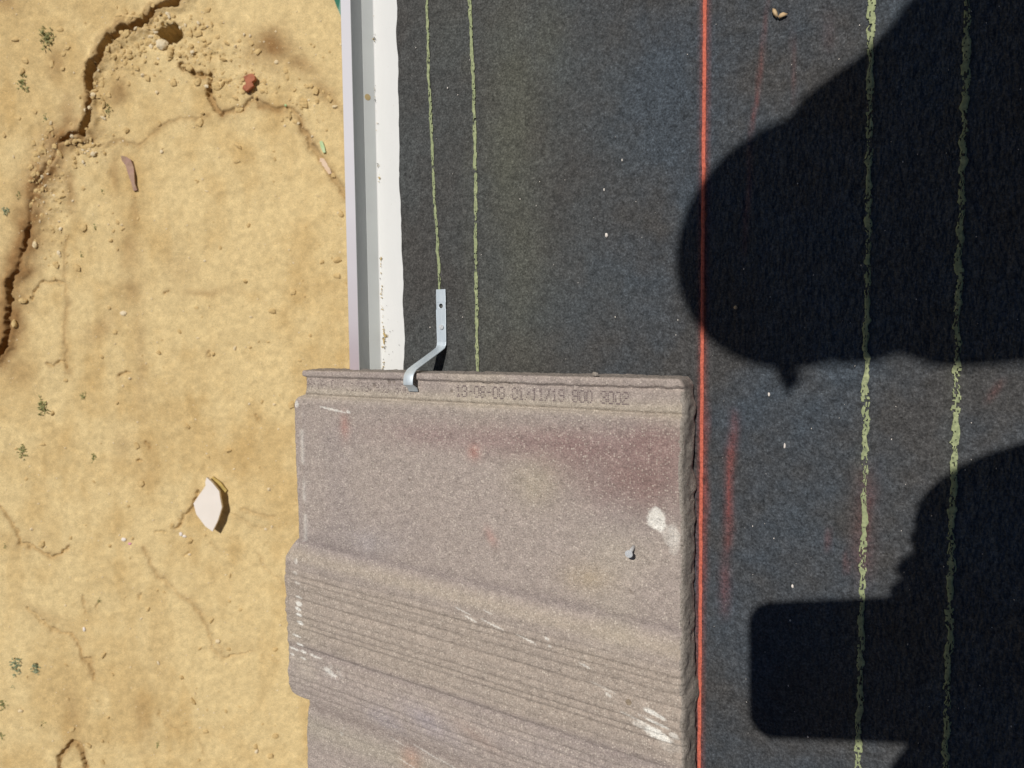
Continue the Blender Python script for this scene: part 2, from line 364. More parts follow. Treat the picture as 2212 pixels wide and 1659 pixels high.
def gstone(px, py, r, mat, label, cat='stone', name='stone', flat=.6, lift=.25, n=1):
    x, y = on_ground(px, py); vs, fs = stone_verts(r, flat, n)
    o = mesh(name, vs, fs, mat); o.location = (x, y, gz(x, y) + r * lift); tag(o, label, cat); return o
K = HG / F
for px, py, r, mt, lb in [
    (350, 96, 14, STONE2, 'largest pale flat stone beside the dark hole in the soil'),
    (369, 115, 12, CLOD, 'rounded brown clod just below the largest pale stone'),
    (336, 70, 7, STONE2, 'slim whitish stone above the dark hole at the top'),
    (367, 92, 9, CLOD, 'angular clod at the right rim of the dark hole'),
    (325, 78, 7, STONE, 'small tan stone left of the dark hole'),
    (200, 236, 9, STONE, 'pale angular stone lying in the narrow crack segment'),
    (188, 240, 5, STONE2, 'small white stone left of the crack, by the pale angular one'),
    (207, 208, 7, STONE, 'pointed tan stone at the upper end of the rubble crack'),
    (205, 334, 8, STONE2, 'white sliver stone below the end of the long crack'),
    (183, 322, 6, STONE2, 'little whitish stone in the crumbled soil under the crack end'),
    (193, 328, 5, STONE2, 'rounded white pebble next to the white sliver stone'),
    (76, 529, 10, STONE, 'pinkish clod in the dark trough near the left edge'),
    (123, 322, 7, STONE, 'pale stone in the brown stained trough'),
    (50, 650, 13, CLOD, 'long grey clod at the side of the lower left crack'),
    (32, 700, 10, CLOD, 'rounded clod lower in the left crack'),
    (471, 1384, 6, STONE, 'single yellowish pebble low on the soil beside the tile'),
    (45, 1535, 8, STONE, 'ochre pebble near the bottom left corner'),
    (268, 677, 7, STONE2, 'flat pale pebble in the middle of the open soil'),
    (350, 328, 5, STONE2, 'pinkish white pebble right of the purple scrap'),
    (593, 873, 5, STONE, 'square pale pebble left of the tile corner'),
    (429, 730, 4, STONE, 'tiny light pebble on the smooth soil left of the flashing'),
    (574, 1143, 6, STONE2, 'pale pebble right of the white slab piece'),
    (410, 1197, 5, STONE2, 'small white fleck below the pair of white chips'),
    (339, 200, 6, STONE, 'yellowish pebble alone between crack and red lump'),
    (416, 113, 6, STONE2, 'greyish white stone in the rubble right of the hole'),
    (441, 88, 7, CLOD, 'brown clod at the right end of the rubble'),
    (397, 142, 8, CLOD, 'dark clod where the rubble meets the thin crack'),
    (528, 75, 6, STONE2, 'upright whitish stone left of the damp brown patch'),
    (541, 78, 6, STONE2, 'white stone touching the damp brown patch'),
    (598, 135, 7, STONE, 'slim tan stone under the damp brown patch'),
    (723, 230, 6, STONE, 'rounded pebble close to the flashing edge')]:
    gstone(px, py, r * K * .75, mt, lb)
for px, py, lb in [(391, 1153, 'left one of two bright white chips below the slab piece'), (399, 1158, 'right one of two bright white chips below the slab piece'), (182, 1359, 'narrow white chip standing out on the lower left soil'), (268, 1165, 'creamy chip beside the tiny pink bit')]:
    gstone(px, py, 7 * K * .6, SLAB, lb, 'chip', 'white_chip', .4)
gstone(281, 1174, 5 * K * .8, PINK, 'tiny bright pink bit on the soil', 'plastic bit', 'plastic_bit')
gstone(617, 228, 4 * K * .9, NEON, 'small lime green bit left of the flashing', 'plastic bit', 'plastic_bit')
# scraps with outlines
def scrap(name, pts, th, mat, label, cat, lift=.004, wob=.006, tilt=(0, 0)):
    P = [on_ground(a, b) for a, b in pts]; cx = sum(p[0] for p in P) / len(P); cy = sum(p[1] for p in P) / len(P)
    cz = gz(cx, cy) + lift; bm = bmesh.new()
    vt = [bm.verts.new((p[0] - cx, p[1] - cy, th + (p[0] - cx) * tilt[0] + (p[1] - cy) * tilt[1] + random.uniform(-wob, wob) * .3)) for p in P]
    f = bm.faces.new(vt); f.normal_update()
    if f.normal.z < 0: f.normal_flip()
    r = bmesh.ops.extrude_face_region(bm, geom=[f]); 
    for v in r['geom']:
        if isinstance(v, bmesh.types.BMVert): v.co.z += 0
    for v in vt: v.co.z -= th
    me = bpy.data.meshes.new(name); bmesh.ops.triangulate(bm, faces=[q for q in bm.faces if len(q.verts) > 4]); bmesh.ops.recalc_face_normals(bm, faces=bm.faces); bm.to_mesh(me); bm.free()
    o = link(name, me, mat); o.location = (cx, cy, cz); tag(o, label, cat); return o
scrap('slab_fragment', [(455.5, 1027), (469, 1039), (483, 1056), (485, 1070), (489, 1090), (480, 1118), (468, 1142), (452, 1131), (432, 1106), (426, 1083), (439, 1064), (450, 1049), (453, 1044), (452, 1037)], .016, SLAB,
      'broken white slab piece with pointed ends lying on the yellow soil', 'slab fragment', .030, .0, (.10, 0))
scrap('slab_fragment', [(462, 1028), (478, 1040), (492, 1058), (488, 1064), (470, 1046), (458, 1034)], .006, SLABE, 'thin ochre sliver tucked under the upper edge of the white slab', 'slab fragment', .006)
scrap('brick_lump', [(531, 170), (541, 164), (549, 163), (556, 169), (555, 177), (549, 181), (552, 189), (545, 195), (537, 201), (529, 197), (530, 190), (536, 186), (534, 178)], .022, REDB, 'red brick lump lying on the rubble near the flashing', 'brick lump', .004, .02)
scrap('cloth_scrap', [(266, 338), (276, 340), (287, 347), (292, 362), (295, 380), (296, 398), (300, 412), (292, 414), (288, 398), (281, 378), (274, 358), (267, 349)], .008, PURP, 'narrow crumpled purple brown scrap on the soil', 'scrap', .003, .016)
scrap('plastic_sliver', [(691, 306), (697, 305), (702, 318), (704, 330), (699, 331), (694, 320)], .006, NEON, 'bright green plastic sliver close to the flashing', 'plastic bit', .004, .006)
scrap('paper_scrap', [(691, 341), (699, 342), (712, 362), (716, 374), (708, 377), (699, 368), (690, 352)], .004, simple('faded_pink_paper', (.74, .58, .45), (.70, .52, .36), 30, .9), 'faded pinkish paper scrap at the end of the thin crack', 'scrap', .003, .004)
# green sheet under the eave
P = [on_ground(a, b) for a, b in [(716, -18), (724, 3), (733.5, 27), (748, 62), (900, 130), (1010, 20), (960, -160), (760, -120)]]
o = scrap('plastic_sheet', [(716, -18), (724, 3), (733.5, 27), (748, 62), (900, 130), (1010, 20), (960, -160), (760, -120)], .012, GREEN, 'corner of a dark green plastic sheet showing at the top of the eave', 'plastic sheet', .02, .02)

# grass tufts
def tuft(px, py, r, mat, label, n=40):
    x, y = on_ground(px, py); R_ = r * K; V = []; Fc = []
    for i in range(n):
        a = random.uniform(0, 6.28); d = R_ * random.random() ** .8; bx, by = d * .7 * math.cos(a), d * 1.2 * math.sin(a)
        b = random.uniform(0, 6.28); L = R_ * random.uniform(.25, .6); wv = .0022; h = R_ * random.uniform(.15, .5)
        dx, dy = math.cos(b), math.sin(b); o = len(V)
        V += [(bx - dy * wv, by + dx * wv, 0), (bx + dy * wv, by - dx * wv, 0), (bx + dx * L * .6 + dy * wv, by + dy * L * .6 - dx * wv, h), (bx + dx * L * .6 - dy * wv, by + dy * L * .6 + dx * wv, h), (bx + dx * L, by + dy * L, h * .8)]
        Fc += [(o, o + 1, o + 2, o + 3), (o + 3, o + 2, o + 4)]
    ob = mesh('grass_tuft', V, Fc, mat); ob.location = (x, y, gz(x, y) - .002); tag(ob, label, 'grass tuft', 'green tufts on the soil')
for px, py, r, mt, lb, n in [
    (104, 84, 20, LEAF, 'largest olive tuft in the upper left corner', 60), (52, 182, 15, LEAF, 'sparse tuft at the left edge below the corner tuft', 36), (99, 253, 9, LEAF, 'small green tuft left of the long crack', 20),
    (237, 240, 10, LEAF, 'small tuft right of the rubble crack', 18), (13, 455, 10, LEAF2, 'dark green tuft at the left edge beside the trough', 26), (42, 424, 8, LEAF, 'thin tuft just above the dark edge tuft', 14),
    (225, 415, 6, LEAF, 'tiny tuft left of the purple scrap end', 9), (208, 490, 7, LEAF, 'faint tuft in the open soil', 10), (177, 552, 7, LEAF, 'faint low tuft under the other faint tuft', 9),
    (90, 878, 17, LEAF, 'yellowish green tuft halfway down the left side', 46), (178, 857, 9, LEAF, 'small round tuft beside the yellowish one', 24), (48, 975, 14, LEAF, 'mid green tuft below the yellowish one', 34), (203, 990, 10, LEAF, 'small tuft facing the white slab', 22),
    (35, 1440, 17, LEAF2, 'taller grey green tuft low on the left', 44), (78, 1442, 14, LEAF2, 'grey green tuft right of the taller one', 36), (5, 1522, 12, LEAF, 'bright tuft cut by the left edge', 30), (4, 1590, 11, LEAF, 'lowest tuft cut by the left edge', 18),
    (93, 1563, 8, LEAF, 'little tuft above the ring shaped mark', 12), (341, 1605, 8, LEAF, 'small dark tuft on the bottom soil', 14), (27, 1483, 6, LEAF2, 'tiny tuft under the taller grey green one', 8), (215, 1298, 6, LEAF, 'tiny tuft amid the lower cracks', 8), (10, 1180, 6, LEAF, 'tiny tuft at the left edge by the lower crack', 8)]:
    tuft(px, py, r, mt, lb, n)

# ---------------------------------------------------------------- house under the roof edge
def box(name, a, b, mat, parent=None):
    v = [(x, y, z) for z in (a[2], b[2]) for y in (a[1], b[1]) for x in (a[0], b[0])]
    return mesh(name, v, [(0, 2, 3, 1), (4, 5, 7, 6), (0, 1, 5, 4), (2, 6, 7, 3), (0, 4, 6, 2), (1, 3, 7, 5)], mat, parent)
EA = on_roof(745, 400, 0)[0]
house = empty('house', (1.5, 0, 0)); tag(house, 'house whose sloping dark roof edge fills the right of the view', 'house')
eave = W(EA + .02, 0, 0)
def hb(name, a, b, mat): return box(name, (a[0] - 1.5, a[1], a[2]), (b[0] - 1.5, b[1], b[2]), mat, house)
hb('wall', (.55, -5, -.3), (.75, 5, 2.75), STUCCO)
hb('fascia_board', (eave.x + .004, -5, eave.z - .19), (eave.x + .026, 5, eave.z - .018), WOOD)
hb('soffit', (eave.x + .027, -5, eave.z - .15), (.548, 5, eave.z - .13), STUCCO)
dk = box('roof_deck', (EA + .03, -5, -.020), (3.2, 5, -.003), WOOD, None); place_roof(dk); bpy.context.view_layer.update()
dk.parent = house; dk.matrix_parent_inverse = house.matrix_world.inverted() if False else Matrix.Translation((-1.5, 0, 0))

# ---------------------------------------------------------------- eave flashing, one bent profile
def sx(xa, xb, h):   # mean slope coordinate of an edge seen at (xa, y=0) and (xb, y=799)
    return (on_roof(xa, 0, h)[0] + on_roof(xb, 799, h)[0]) / 2
H1, H2 = .0105, .0290
e_mid = sx(802.5, 824, .001); e_dm = sx(778, 801, H1); e_ld = sx(753.4, 778.6, H2); e_l = sx(733, 758.5, H2)
prof = [(.06, .0), (e_mid + .0008, .0), (e_mid, .0006), (e_dm + .0003, H1 - .0004), (e_dm, H1), (e_ld + .0002, H2 - .0005), (e_ld, H2), (e_l, H2), (e_l - .0010, H2 - .0010), (e_l - .0026, H2 - .012)]
flash = empty('eave_flashing', W(e_mid, 0, 0), ROOF_ROT); tag(flash, 'white bent metal eave flashing with raised lip between soil and felt', 'flashing')
def strip(name, pts, mat, n=60, thick=.0009, wave=0):
    ys = np.linspace(-3, 3, n); V = []; Fc = []
    for y in ys:
        for s, h in pts: V.append((s - e_mid, y, h))
    k = len(pts)
    for i in range(n - 1):
        for j in range(k - 1): Fc.append((i * k + j, i * k + j + 1, (i + 1) * k + j + 1, (i + 1) * k + j))
    o = mesh(name, V, Fc, mat, flash); md = o.modifiers.new('thickness', 'SOLIDIFY'); md.thickness = thick; md.offset = 1 if name != 'x' else 0; return o
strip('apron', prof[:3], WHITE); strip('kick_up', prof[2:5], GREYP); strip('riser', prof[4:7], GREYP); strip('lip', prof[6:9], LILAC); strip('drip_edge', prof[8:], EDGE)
s_, y_ = on_roof(798, 210, .006)  # weep hole: a solid disc in the ground's tan stands in for the opening
bm = bmesh.new(); bmesh.ops.create_cone(bm, cap_ends=True, segments=24, radius1=.0031, radius2=.0028, depth=.0008)
me = bpy.data.meshes.new('weep_hole_disc'); bm.to_mesh(me); bm.free()
o = link('weep_hole_disc', me, simple('weep_hole_tan', (.52, .40, .20), (.44, .33, .16), 300, .6, .3), flash, False)
ang = math.atan2(H1, e_mid - e_dm)
o.location = (((e_mid + e_dm) / 2 - e_mid) - .0008, y_, H1 / 2 + .0016); o.rotation_euler = (0, ang, 0); o['label'] = 'round tan disc standing in for a weep hole in the grey bend'

# ---------------------------------------------------------------- roofing felt
e_f = sx(855, 873.6, .002)
fs_ = np.concatenate([np.linspace(0, .004, 3), np.linspace(.006, .62, 250), np.linspace(.65, 3.3, 14)])
fy = np.concatenate([np.linspace(-3, -.60, 14), np.arange(-.58, .56, .0025), np.linspace(.58, 3, 14)])
U, Yf = np.meshgrid(fs_, fy)
edge = e_f + (fbm(Yf, Yf * 0, .03, 91, 4) - .5) * .0062 + (vn(Yf, Yf * 0, .16, 95) - .5) * .004
fall = np.exp(-U / .05)
Sx = e_f + U + (edge - e_f) * fall
Hf = .0022 + (fbm(Sx, Yf, .09, 97, 3) - .5) * .0012 * sst(0, .03, U) + (fbm(Sx, Yf, .012, 99, 2) - .5) * .0006 * sst(0, .01, U)
Hf[:, 0] -= .0014
red = np.zeros_like(U); dust = np.zeros_like(U); coarse = sst(.0, .17, Sx - on_roof(1200, 600)[0] + (fbm(Sx, Yf, .05, 101) - .5) * .05 + .05)
def smear(xa, ya, xb, yb, wpx, amt, nz=.02):
    global red
    a = on_roof(xa, ya); b = on_roof(xb, yb); d, T = polydist(Sx + (vn(Sx, Yf, nz, 103) - .5) * .003, Yf, [a, b]); k = wpx / 3000
    red = np.maximum(red, (.42 if xa > 1600 else .62) * amt * np.exp(-(d / k) ** 2) * np.sin(np.clip(T * .94 + .03, 0, 1) * math.pi) ** .6 * (.55 + .7 * vn(Sx, Yf, .012, 105)))
S_RED = (on_roof(1525, 0)[0] + on_roof(1512.5, 1659)[0] + on_roof(1519.5, 700)[0]) / 3
for px_ in (1018, 1024, 1870, 2065):
    dust = np.maximum(dust, .30 * np.exp(-((Sx - on_roof(px_, 700)[0]) / .006) ** 2) * vn(Sx, Yf, .02, 104))
d = np.abs(Sx - S_RED); red = np.maximum(red, .38 * np.exp(-(d / .0028) ** 2))
for a in [(1527, 860, 1523, 1290, 7, .6), (1586, 890, 1574, 1200, 10, .5), (1583, 950, 1578, 1130, 7, .9), (1570, 1180, 1567, 1330, 12, .22), (1663, -20, 1640, 190, 4, .3), (1646, 110, 1626, 300, 4.5, .5), (1625, 300, 1612, 560, 6, .3),
          (1712, 60, 1716, 230, 4, .16), (1785, 20, 1790, 120, 12, .07), (1868, 1010, 1862, 1260, 20, .28), (1880, 1040, 1876, 1190, 7, .35), (1788, 1140, 1786, 1190, 6, .3), (1828, 1190, 1826, 1240, 6, .3), (2160, 820, 2130, 870, 7, .2), (1700, 20, 1700, 60, 8, .04)]: smear(*a)
for cx, cy, rx, ry, am in [(1110, 280, 70, 260, .75), (1130, 560, 60, 260, .55), (1060, 700, 60, 150, .3), (960, 60, 60, 90, .15), (1180, 100, 50, 120, .4)]:
    s_, y_ = on_roof(cx, cy); dust = np.maximum(dust, am * gauss(Sx, Yf, s_, y_, rx / 2600, ry / 2600) * (.55 + .8 * fbm(Sx, Yf, .03, 107)))
felt = fromgrid('roofing_felt', np.dstack([Sx, Yf, Hf]), {'stain': np.dstack([red, dust, coarse])}, FELT)
place_roof(felt); tag(felt, 'dark grey mineral roofing felt printed with yellow green lines', 'roofing felt')

def ragged(name, path, wd, mat, h, rag=.5, hole=.74, cell=.0009, seed=1, label=None, nc=7, breaks=.86):
    ys = np.arange(path[-1][1], path[0][1], cell); px = np.interp(ys, [p[1] for p in path][::-1], [p[0] for p in path][::-1])
    n = len(ys); us = np.linspace(-1, 1, nc); V = []; Fc = []
    L = vn(ys, ys * 0, .0045, seed) * .75 + vn(ys, ys * 0, .0018, seed + 1) * .35; Rr = vn(ys, ys * 0, .0050, seed + 2) * .75 + vn(ys, ys * 0, .002, seed + 3) * .35
    lo = -(1 - rag) - rag * L; hi = (1 - rag) + rag * Rr; mid = (vn(ys, ys * 0, .012, seed + 4) - .5) * .5 * rag
    for i in range(n):
        for j in range(nc):
            u = (lo[i] + (hi[i] - lo[i]) * (j / (nc - 1)) + mid[i])
            V.append((px[i] + u * wd / 2, ys[i], h + (.0003 if 0 < j < nc - 1 else 0)))
    cx, cy = np.meshgrid(us[:-1], ys[:-1]); hn = vn(cx * wd, cy, .0017, seed + 5) * .6 + vn(cx * 0, cy, .007, seed + 6) * .4
    for i in range(n - 1):
        for j in range(nc - 1):
            if hn[i, j] < hole: Fc.append((i * nc + j, i * nc + j + 1, (i + 1) * nc + j + 1, (i + 1) * nc + j))
    o = mesh(name, V, Fc, mat, felt, True)
    if label: o['label'] = label
    return o
hl = .0031
rp = lambda l: [on_roof(x, y, hl) for x, y in l]
ragged('printed_line', rp([(922, -30), (924, 100), (931, 290), (938, 411), (945, 530), (950, 640)]), .0044, LIME, hl, .8, .66, seed=11, label='slanting thin yellow green line ending at the metal clip')
ragged('printed_line', rp([(1013, -30), (1016, 40), (1023, 185), (1027, 400), (1028, 600), (1031, 805), (1034, 1000)]), .0046, LIME, hl, .8, .66, seed=23, label='thin yellow green line running under the middle of the tile')
ragged('printed_line', rp([(1884, -30), (1878, 300), (1875, 576), (1868, 1000), (1866, 1124), (1860, 1400), (1853.5, 1690)]), .0068, LIME, hl, .95, .60, seed=37, label='wide flaky yellow green line crossing the shadows')
ragged('printed_line', rp([(2092, -30), (2083, 250), (2072, 576), (2063, 900), (2056.5, 1124), (2050, 1400), (2042, 1690)]), .0072, LIME, hl, .95, .60, seed=53, label='rightmost wide flaky yellow green line')
ragged('chalk_line', [(S_RED, .5), (S_RED, -.55)], .0032, CHALK, hl + .0002, .42, .93, seed=71, label='straight bright red orange chalk line')

# ---------------------------------------------------------------- roof tile
sc = lambda x, y: on_tile(x * .54861, y * .54861)
def line(p, q, dh=0):
    a = on_tile(p[0] * .54861, p[1] * .54861, dh); b = on_tile(q[0] * .54861, q[1] * .54861, dh); k = (b[1] - a[1]) / (b[0] - a[0]); return lambda s: a[1] + k * (s - a[0])
LT = line((1185, 1459), (2690, 1493)); L1 = line((1195, 1483), (2700, 1531)); L2 = line((1195, 1556), (2690, 1637), -.002)
L3 = line((1160, 2140), (2650, 2500)); L4 = line((1225, 2760), (1900, 3010))
left = [(1184, 1455), (1184, 1478), (1194, 1486), (1194, 1540), (1190, 1552), (1172, 1560), (1160, 1575), (1156, 1600), (1156, 1660), (1159, 1800), (1166, 1950), (1171, 2060), (1172, 2118), (1158, 2128), (1145, 2145), (1140, 2165), (1131, 2185), (1133, 2240), (1131, 2300), (1137, 2420), (1142, 2540), (1146, 2640), (1145, 2700), (1152, 2722), (1170, 2735), (1200, 2748), (1215, 2752), (1211, 2775), (1205, 2800), (1202, 2900), (1204, 3100), (1206, 3600)]
right = [(2672, 1492), (2680, 1500), (2690, 1520), (2696, 1600), (2690, 1750), (2686, 1900), (2694, 2050), (2692, 2300), (2692, 2500), (2697, 2700), (2700, 2900), (2702, 3100), (2702, 3600)]
Lp = [sc(*p) for p in left]; Rp = [sc(*p) for p in right]
YB = -.475
na, nb = 400, 430
aa = np.linspace(0, 1, na); bb = np.linspace(0, 1, nb) ; AA, BB = np.meshgrid(aa, bb)
sapp = Lp[5][0] + AA * (Rp[5][0] - Lp[5][0]); ytop = LT(sapp); Yt = ytop + BB * (YB - ytop)
sl_ = np.interp(-Yt, [-p[1] for p in Lp], [p[0] for p in Lp]); sr_ = np.interp(-Yt, [-p[1] for p in Rp], [p[0] for p in Rp])
wS = lambda s, y: (L3(s) - y) / (L3(s) - L4(s))
w0 = wS(sl_, Yt); scal = np.abs(np.sin(w0 * 34 + np.sin(w0 * 13) * 2)) * .0012 * sst(.1, .25, w0) * (1 - sst(.85, 1, w0))
sl_ = sl_ - scal + (vn(Yt, Yt * 0, .003, 201) - .5) * .0009
sr_ = sr_ + (fbm(Yt, Yt * 0, .01, 203, 3) - .5) * .002
St = sl_ + AA * (sr_ - sl_)
w_ = wS(St, Yt) + (fbm(St, Yt, .14, 205, 2) - .5) * .016
h = np.zeros_like(St)
d1 = L1(St) - Yt + (vn(St, St * 0, .004, 207) - .5) * .0012 * sst(-.12, .02, St); d2 = L2(St) - Yt
h += -.0028 * sst(-.0004, .0012, d1) * (1 - sst(-.002, .003, d2))
rg = .4 + 1.1 * sst(-.14, .0, St) * vn(St, St * 0, .008, 209)
h -= .0022 * rg * np.exp(-((d1 - .0004) / .0009) ** 2)
h -= .0026 * np.exp(-((d2) / .0010) ** 2) - .0010 * np.exp(-((d2 - .006) / .006) ** 2) - .0008 * np.exp(-((d2 + .0035) / .0022) ** 2)
h += -.0020 * np.exp(-(w_ / .045) ** 2) + .0040 * sst(-.01, .11, w_) - .0046 * sst(.92, 1.06, w_)
gr = np.zeros_like(St)
for wc, am, ww in [(.155, .5, .010), (.20, .9, .016), (.235, .7, .010), (.285, .5, .014), (.35, 1.3, .020), (.41, .6, .010), (.455, .9, .014), (.50, .8, .010), (.535, .9, .016), (.60, .5, .012), (.66, 1.2, .030), (.725, .7, .012), (.765, .8, .010), (.80, .5, .012), (.86, .7, .014), (.90, .5, .010), (.95, .5, .012),
                   (1.09, .35, .010), (1.15, .4, .014), (1.22, .35, .012), (1.33, .5, .02), (1.45, .35, .012), (1.58, .4, .02)]:
    q = (w_ - wc) / ww
    gr -= am * np.where(q < 0, np.exp(-(q * 2.2) ** 2), np.exp(-q ** 2)) * (.55 + .8 * vn(St, Yt * .2, .05, int(wc * 1000)))
h += sst(.1, .2, w_) * (.0005 * np.sin(w_ * 31 + 1) + .0005 * np.sin(w_ * 17.3)) * (1 - .5 * sst(.95, 1.1, w_))
fadeL = sst(.006, .03, St - sl_)
h += gr * .0014 * (.45 + .55 * fadeL)
h += (fbm(St, Yt, .07, 211, 3) - .5) * .0022 * sst(0, .02, d2) + (fbm(St, Yt, .006, 213, 3) - .5) * .0007
h += .0009 * np.exp(-((St - sl_ - .011) / .0022) ** 2) * sst(0, .01, d2) * (1 - sst(-.1, .0, w_))
# rounded arrises
def rnd(d, r): return np.where(d < r, r - np.sqrt(np.clip(r * r - (r - d) ** 2, 0, None)), 0)
h -= rnd(St - sl_, .0035) + rnd(np.clip(sr_ - St, 0, 1), .003) * .8 + rnd(ytop - Yt, .0010)
Ht = THP(St) + h
# colour of the tile surface
base = np.array([.362, .306, .274]); col = np.ones(St.shape + (3,)) * base
def blend(c, m_): 
    global col
    m_ = np.clip(m_, 0, 1)[..., None]; col = col * (1 - m_) + np.array(c) * m_
def spot(c, cx, cy, rx, ry, am, ang=0, nz=.02, brk=.6):
    s_, y_ = on_tile(cx * .54861, cy * .54861); k = 5300
    blend(c, am * gauss(St, Yt, s_, y_, rx / k, ry / k, ang) * (1 - brk + 2 * brk * fbm(St, Yt, nz, int(cx + cy))))
blend([.42, .37, .30], sst(.45, .75, fbm(St, Yt, .12, 221, 3)) * .8)
blend([.31, .265, .25], sst(.5, .8, fbm(St, Yt, .07, 223, 3)) * .7)
for a in [([.235, .15, .135], 2450, 1880, 330, 130, .62, -.1), ([.24, .15, .14], 2600, 1810, 180, 160, .5, 0), ([.26, .17, .16], 2200, 1755, 430, 65, .7, -.06), ([.26, .165, .155], 2550, 1740, 260, 60, .6, 0), ([.28, .20, .19], 1800, 1725, 450, 60, .6, -.02),
          ([.45, .19, .15], 1868, 1780, 30, 35, .5, 0), ([.44, .20, .16], 1358, 1680, 28, 60, .45, 0), ([.50, .24, .20], 1935, 2115, 22, 40, .5, .5), ([.44, .34, .20], 2300, 2270, 110, 60, .35, 0), ([.44, .39, .24], 2100, 1900, 120, 100, .25, 0),
          ([.45, .24, .18], 1620, 3000, 60, 60, .55, 0), ([.34, .31, .34], 1530, 2830, 110, 50, .5, -.3), ([.33, .30, .34], 1700, 2840, 160, 60, .4, -.4), ([.31, .22, .18], 1900, 2900, 120, 30, .35, -.4), ([.36, .34, .36], 1450, 2130, 120, 70, .3, 0)]:
    spot(a[0], a[1], a[2], a[3], a[4], a[5], a[6])
blend([.44, .39, .29], .45 * np.exp(-((d2 + .003) / .006) ** 2)); blend([.40, .34, .26], .5 * np.exp(-((w_ - .07) / .05) ** 2)); blend([.36, .30, .22], .30 * sst(.1, .2, w_) * (1 - sst(.6, .8, w_)))
blend([.37, .34, .25], .35 * np.exp(-((w_ - 1.17) / .08) ** 2)); blend([.27, .22, .20], .4 * np.exp(-((w_ - 1.03) / .03) ** 2)); blend([.30, .25, .245], .45 * np.exp(-((w_ - .66) / .035) ** 2) + .35 * np.exp(-((w_ + .02) / .03) ** 2))
WH = [.78, .76, .70]; nn = fbm(St, Yt, .004, 225, 3)
def white(cx, cy, rx, ry, am, ang=0):
    s_, y_ = on_tile(cx * .54861, cy * .54861); k = 5300
    e = ((((St - s_) * math.cos(ang) + (Yt - y_) * math.sin(ang)) / (rx / k)) ** 2 + ((-(St - s_) * math.sin(ang) + (Yt - y_) * math.cos(ang)) / (ry / k)) ** 2)
    blend(WH, am * (1 - sst(.6, 1.4, e + (nn - .5) * 1.6)))
white(2585, 2045, 38, 48, .85, 0.1); white(2640, 2110, 40, 40, .28); white(2655, 2120, 25, 60, .25)
for i, (cx, cy, ww_, hh, am) in enumerate([(1178, 2205, 8, 12, .35), (1175, 2250, 10, 5, .25), (1182, 2290, 12, 5, .3), (1188, 2348, 13, 5, .55), (1189, 2372, 14, 7, .85), (1188, 2391, 15, 6, .9), (1193, 2414, 14, 6, .8), (1192, 2446, 13, 9, .8), (1183, 2498, 22, 4, .7), (1194, 2533, 16, 6, .85), (1165, 2548, 22, 4, .7), (1203, 2562, 12, 4, .6), (1160, 2570, 10, 4, .6), (1200, 2586, 14, 4, .6), (1250, 2582, 30, 2.5, .5),
                                          (1172, 1590, 9, 14, .5), (1310, 1612, 60, 2.5, .6), (1372, 1621, 10, 6, .65)]):
    white(cx, cy, ww_ * 1.35, max(hh, 4) * 1.25, min(1, am * 1.25), -.16)
blend(WH, .38 * np.exp(-((St - sl_ - .010) / .0022) ** 2) * sst(.002, .02, d2) * (1 - sst(-.04, -.01, w_)) * sst(.35, .6, fbm(St, Yt, .012, 227, 3)))
blend(WH, .8 * sst(.5, .6, nn) * gauss(St, Yt, *sc(1320, 2648), 46 / 5300, 26 / 5300, -.4)); white(1305, 2640, 30, 14, .5, -.4)
for cx, cy, rx, ry, am in [(1835, 2400, 44, 3, .75), (1865, 2430, 34, 4, .8), (1955, 2455, 60, 3.5, .8), (1930, 2402, 22, 3, .6), (2080, 2510, 50, 4, .8), (2162, 2508, 12, 5, .8), (2172, 2538, 8, 5, .7), (2310, 2612, 26, 5, .8), (2405, 2728, 14, 5, .75),
                       (2588, 2802, 45, 10, .9), (2590, 2835, 60, 7, .85), (2590, 2880, 55, 22, .95), (2570, 2865, 80, 16, .4), (2500, 2815, 60, 5, .5), (2660, 2888, 22, 12, .6), (2380, 2700, 60, 6, .3), (2640, 2925, 50, 25, .15),
                       (1680, 2965, 90, 3, .6), (1560, 2920, 60, 3, .5), (1780, 3020, 80, 3, .6), (1600, 3008, 60, 2.5, .6), (1343, 2893, 10, 12, .4), (1350, 2870, 6, 6, .4)]:
    white(cx, cy, rx, ry, am * (.8 if cx < 2500 else 1), -.30)
for cx, cy, r_ in [(1464, 1520, .0016), (1523, 1506, .0015), (1541, 1505, .0012), (1499, 1659, .0011), (1770, 1543, .0010), (2212, 2640, .0010), (1700, 2290, .0009), (2290, 1690, .0009), (1990, 2010, .0008), (1330, 2010, .0009), (2480, 2330, .0009), (1610, 1890, .0008), (1452, 1540, .0010)]:
    s_, y_ = on_tile(cx * .54861, cy * .54861); g_ = gauss(St, Yt, s_, y_, r_, r_ * 1.2, .4); Ht -= g_ * .0022; blend([.16, .13, .11], g_ * .8)
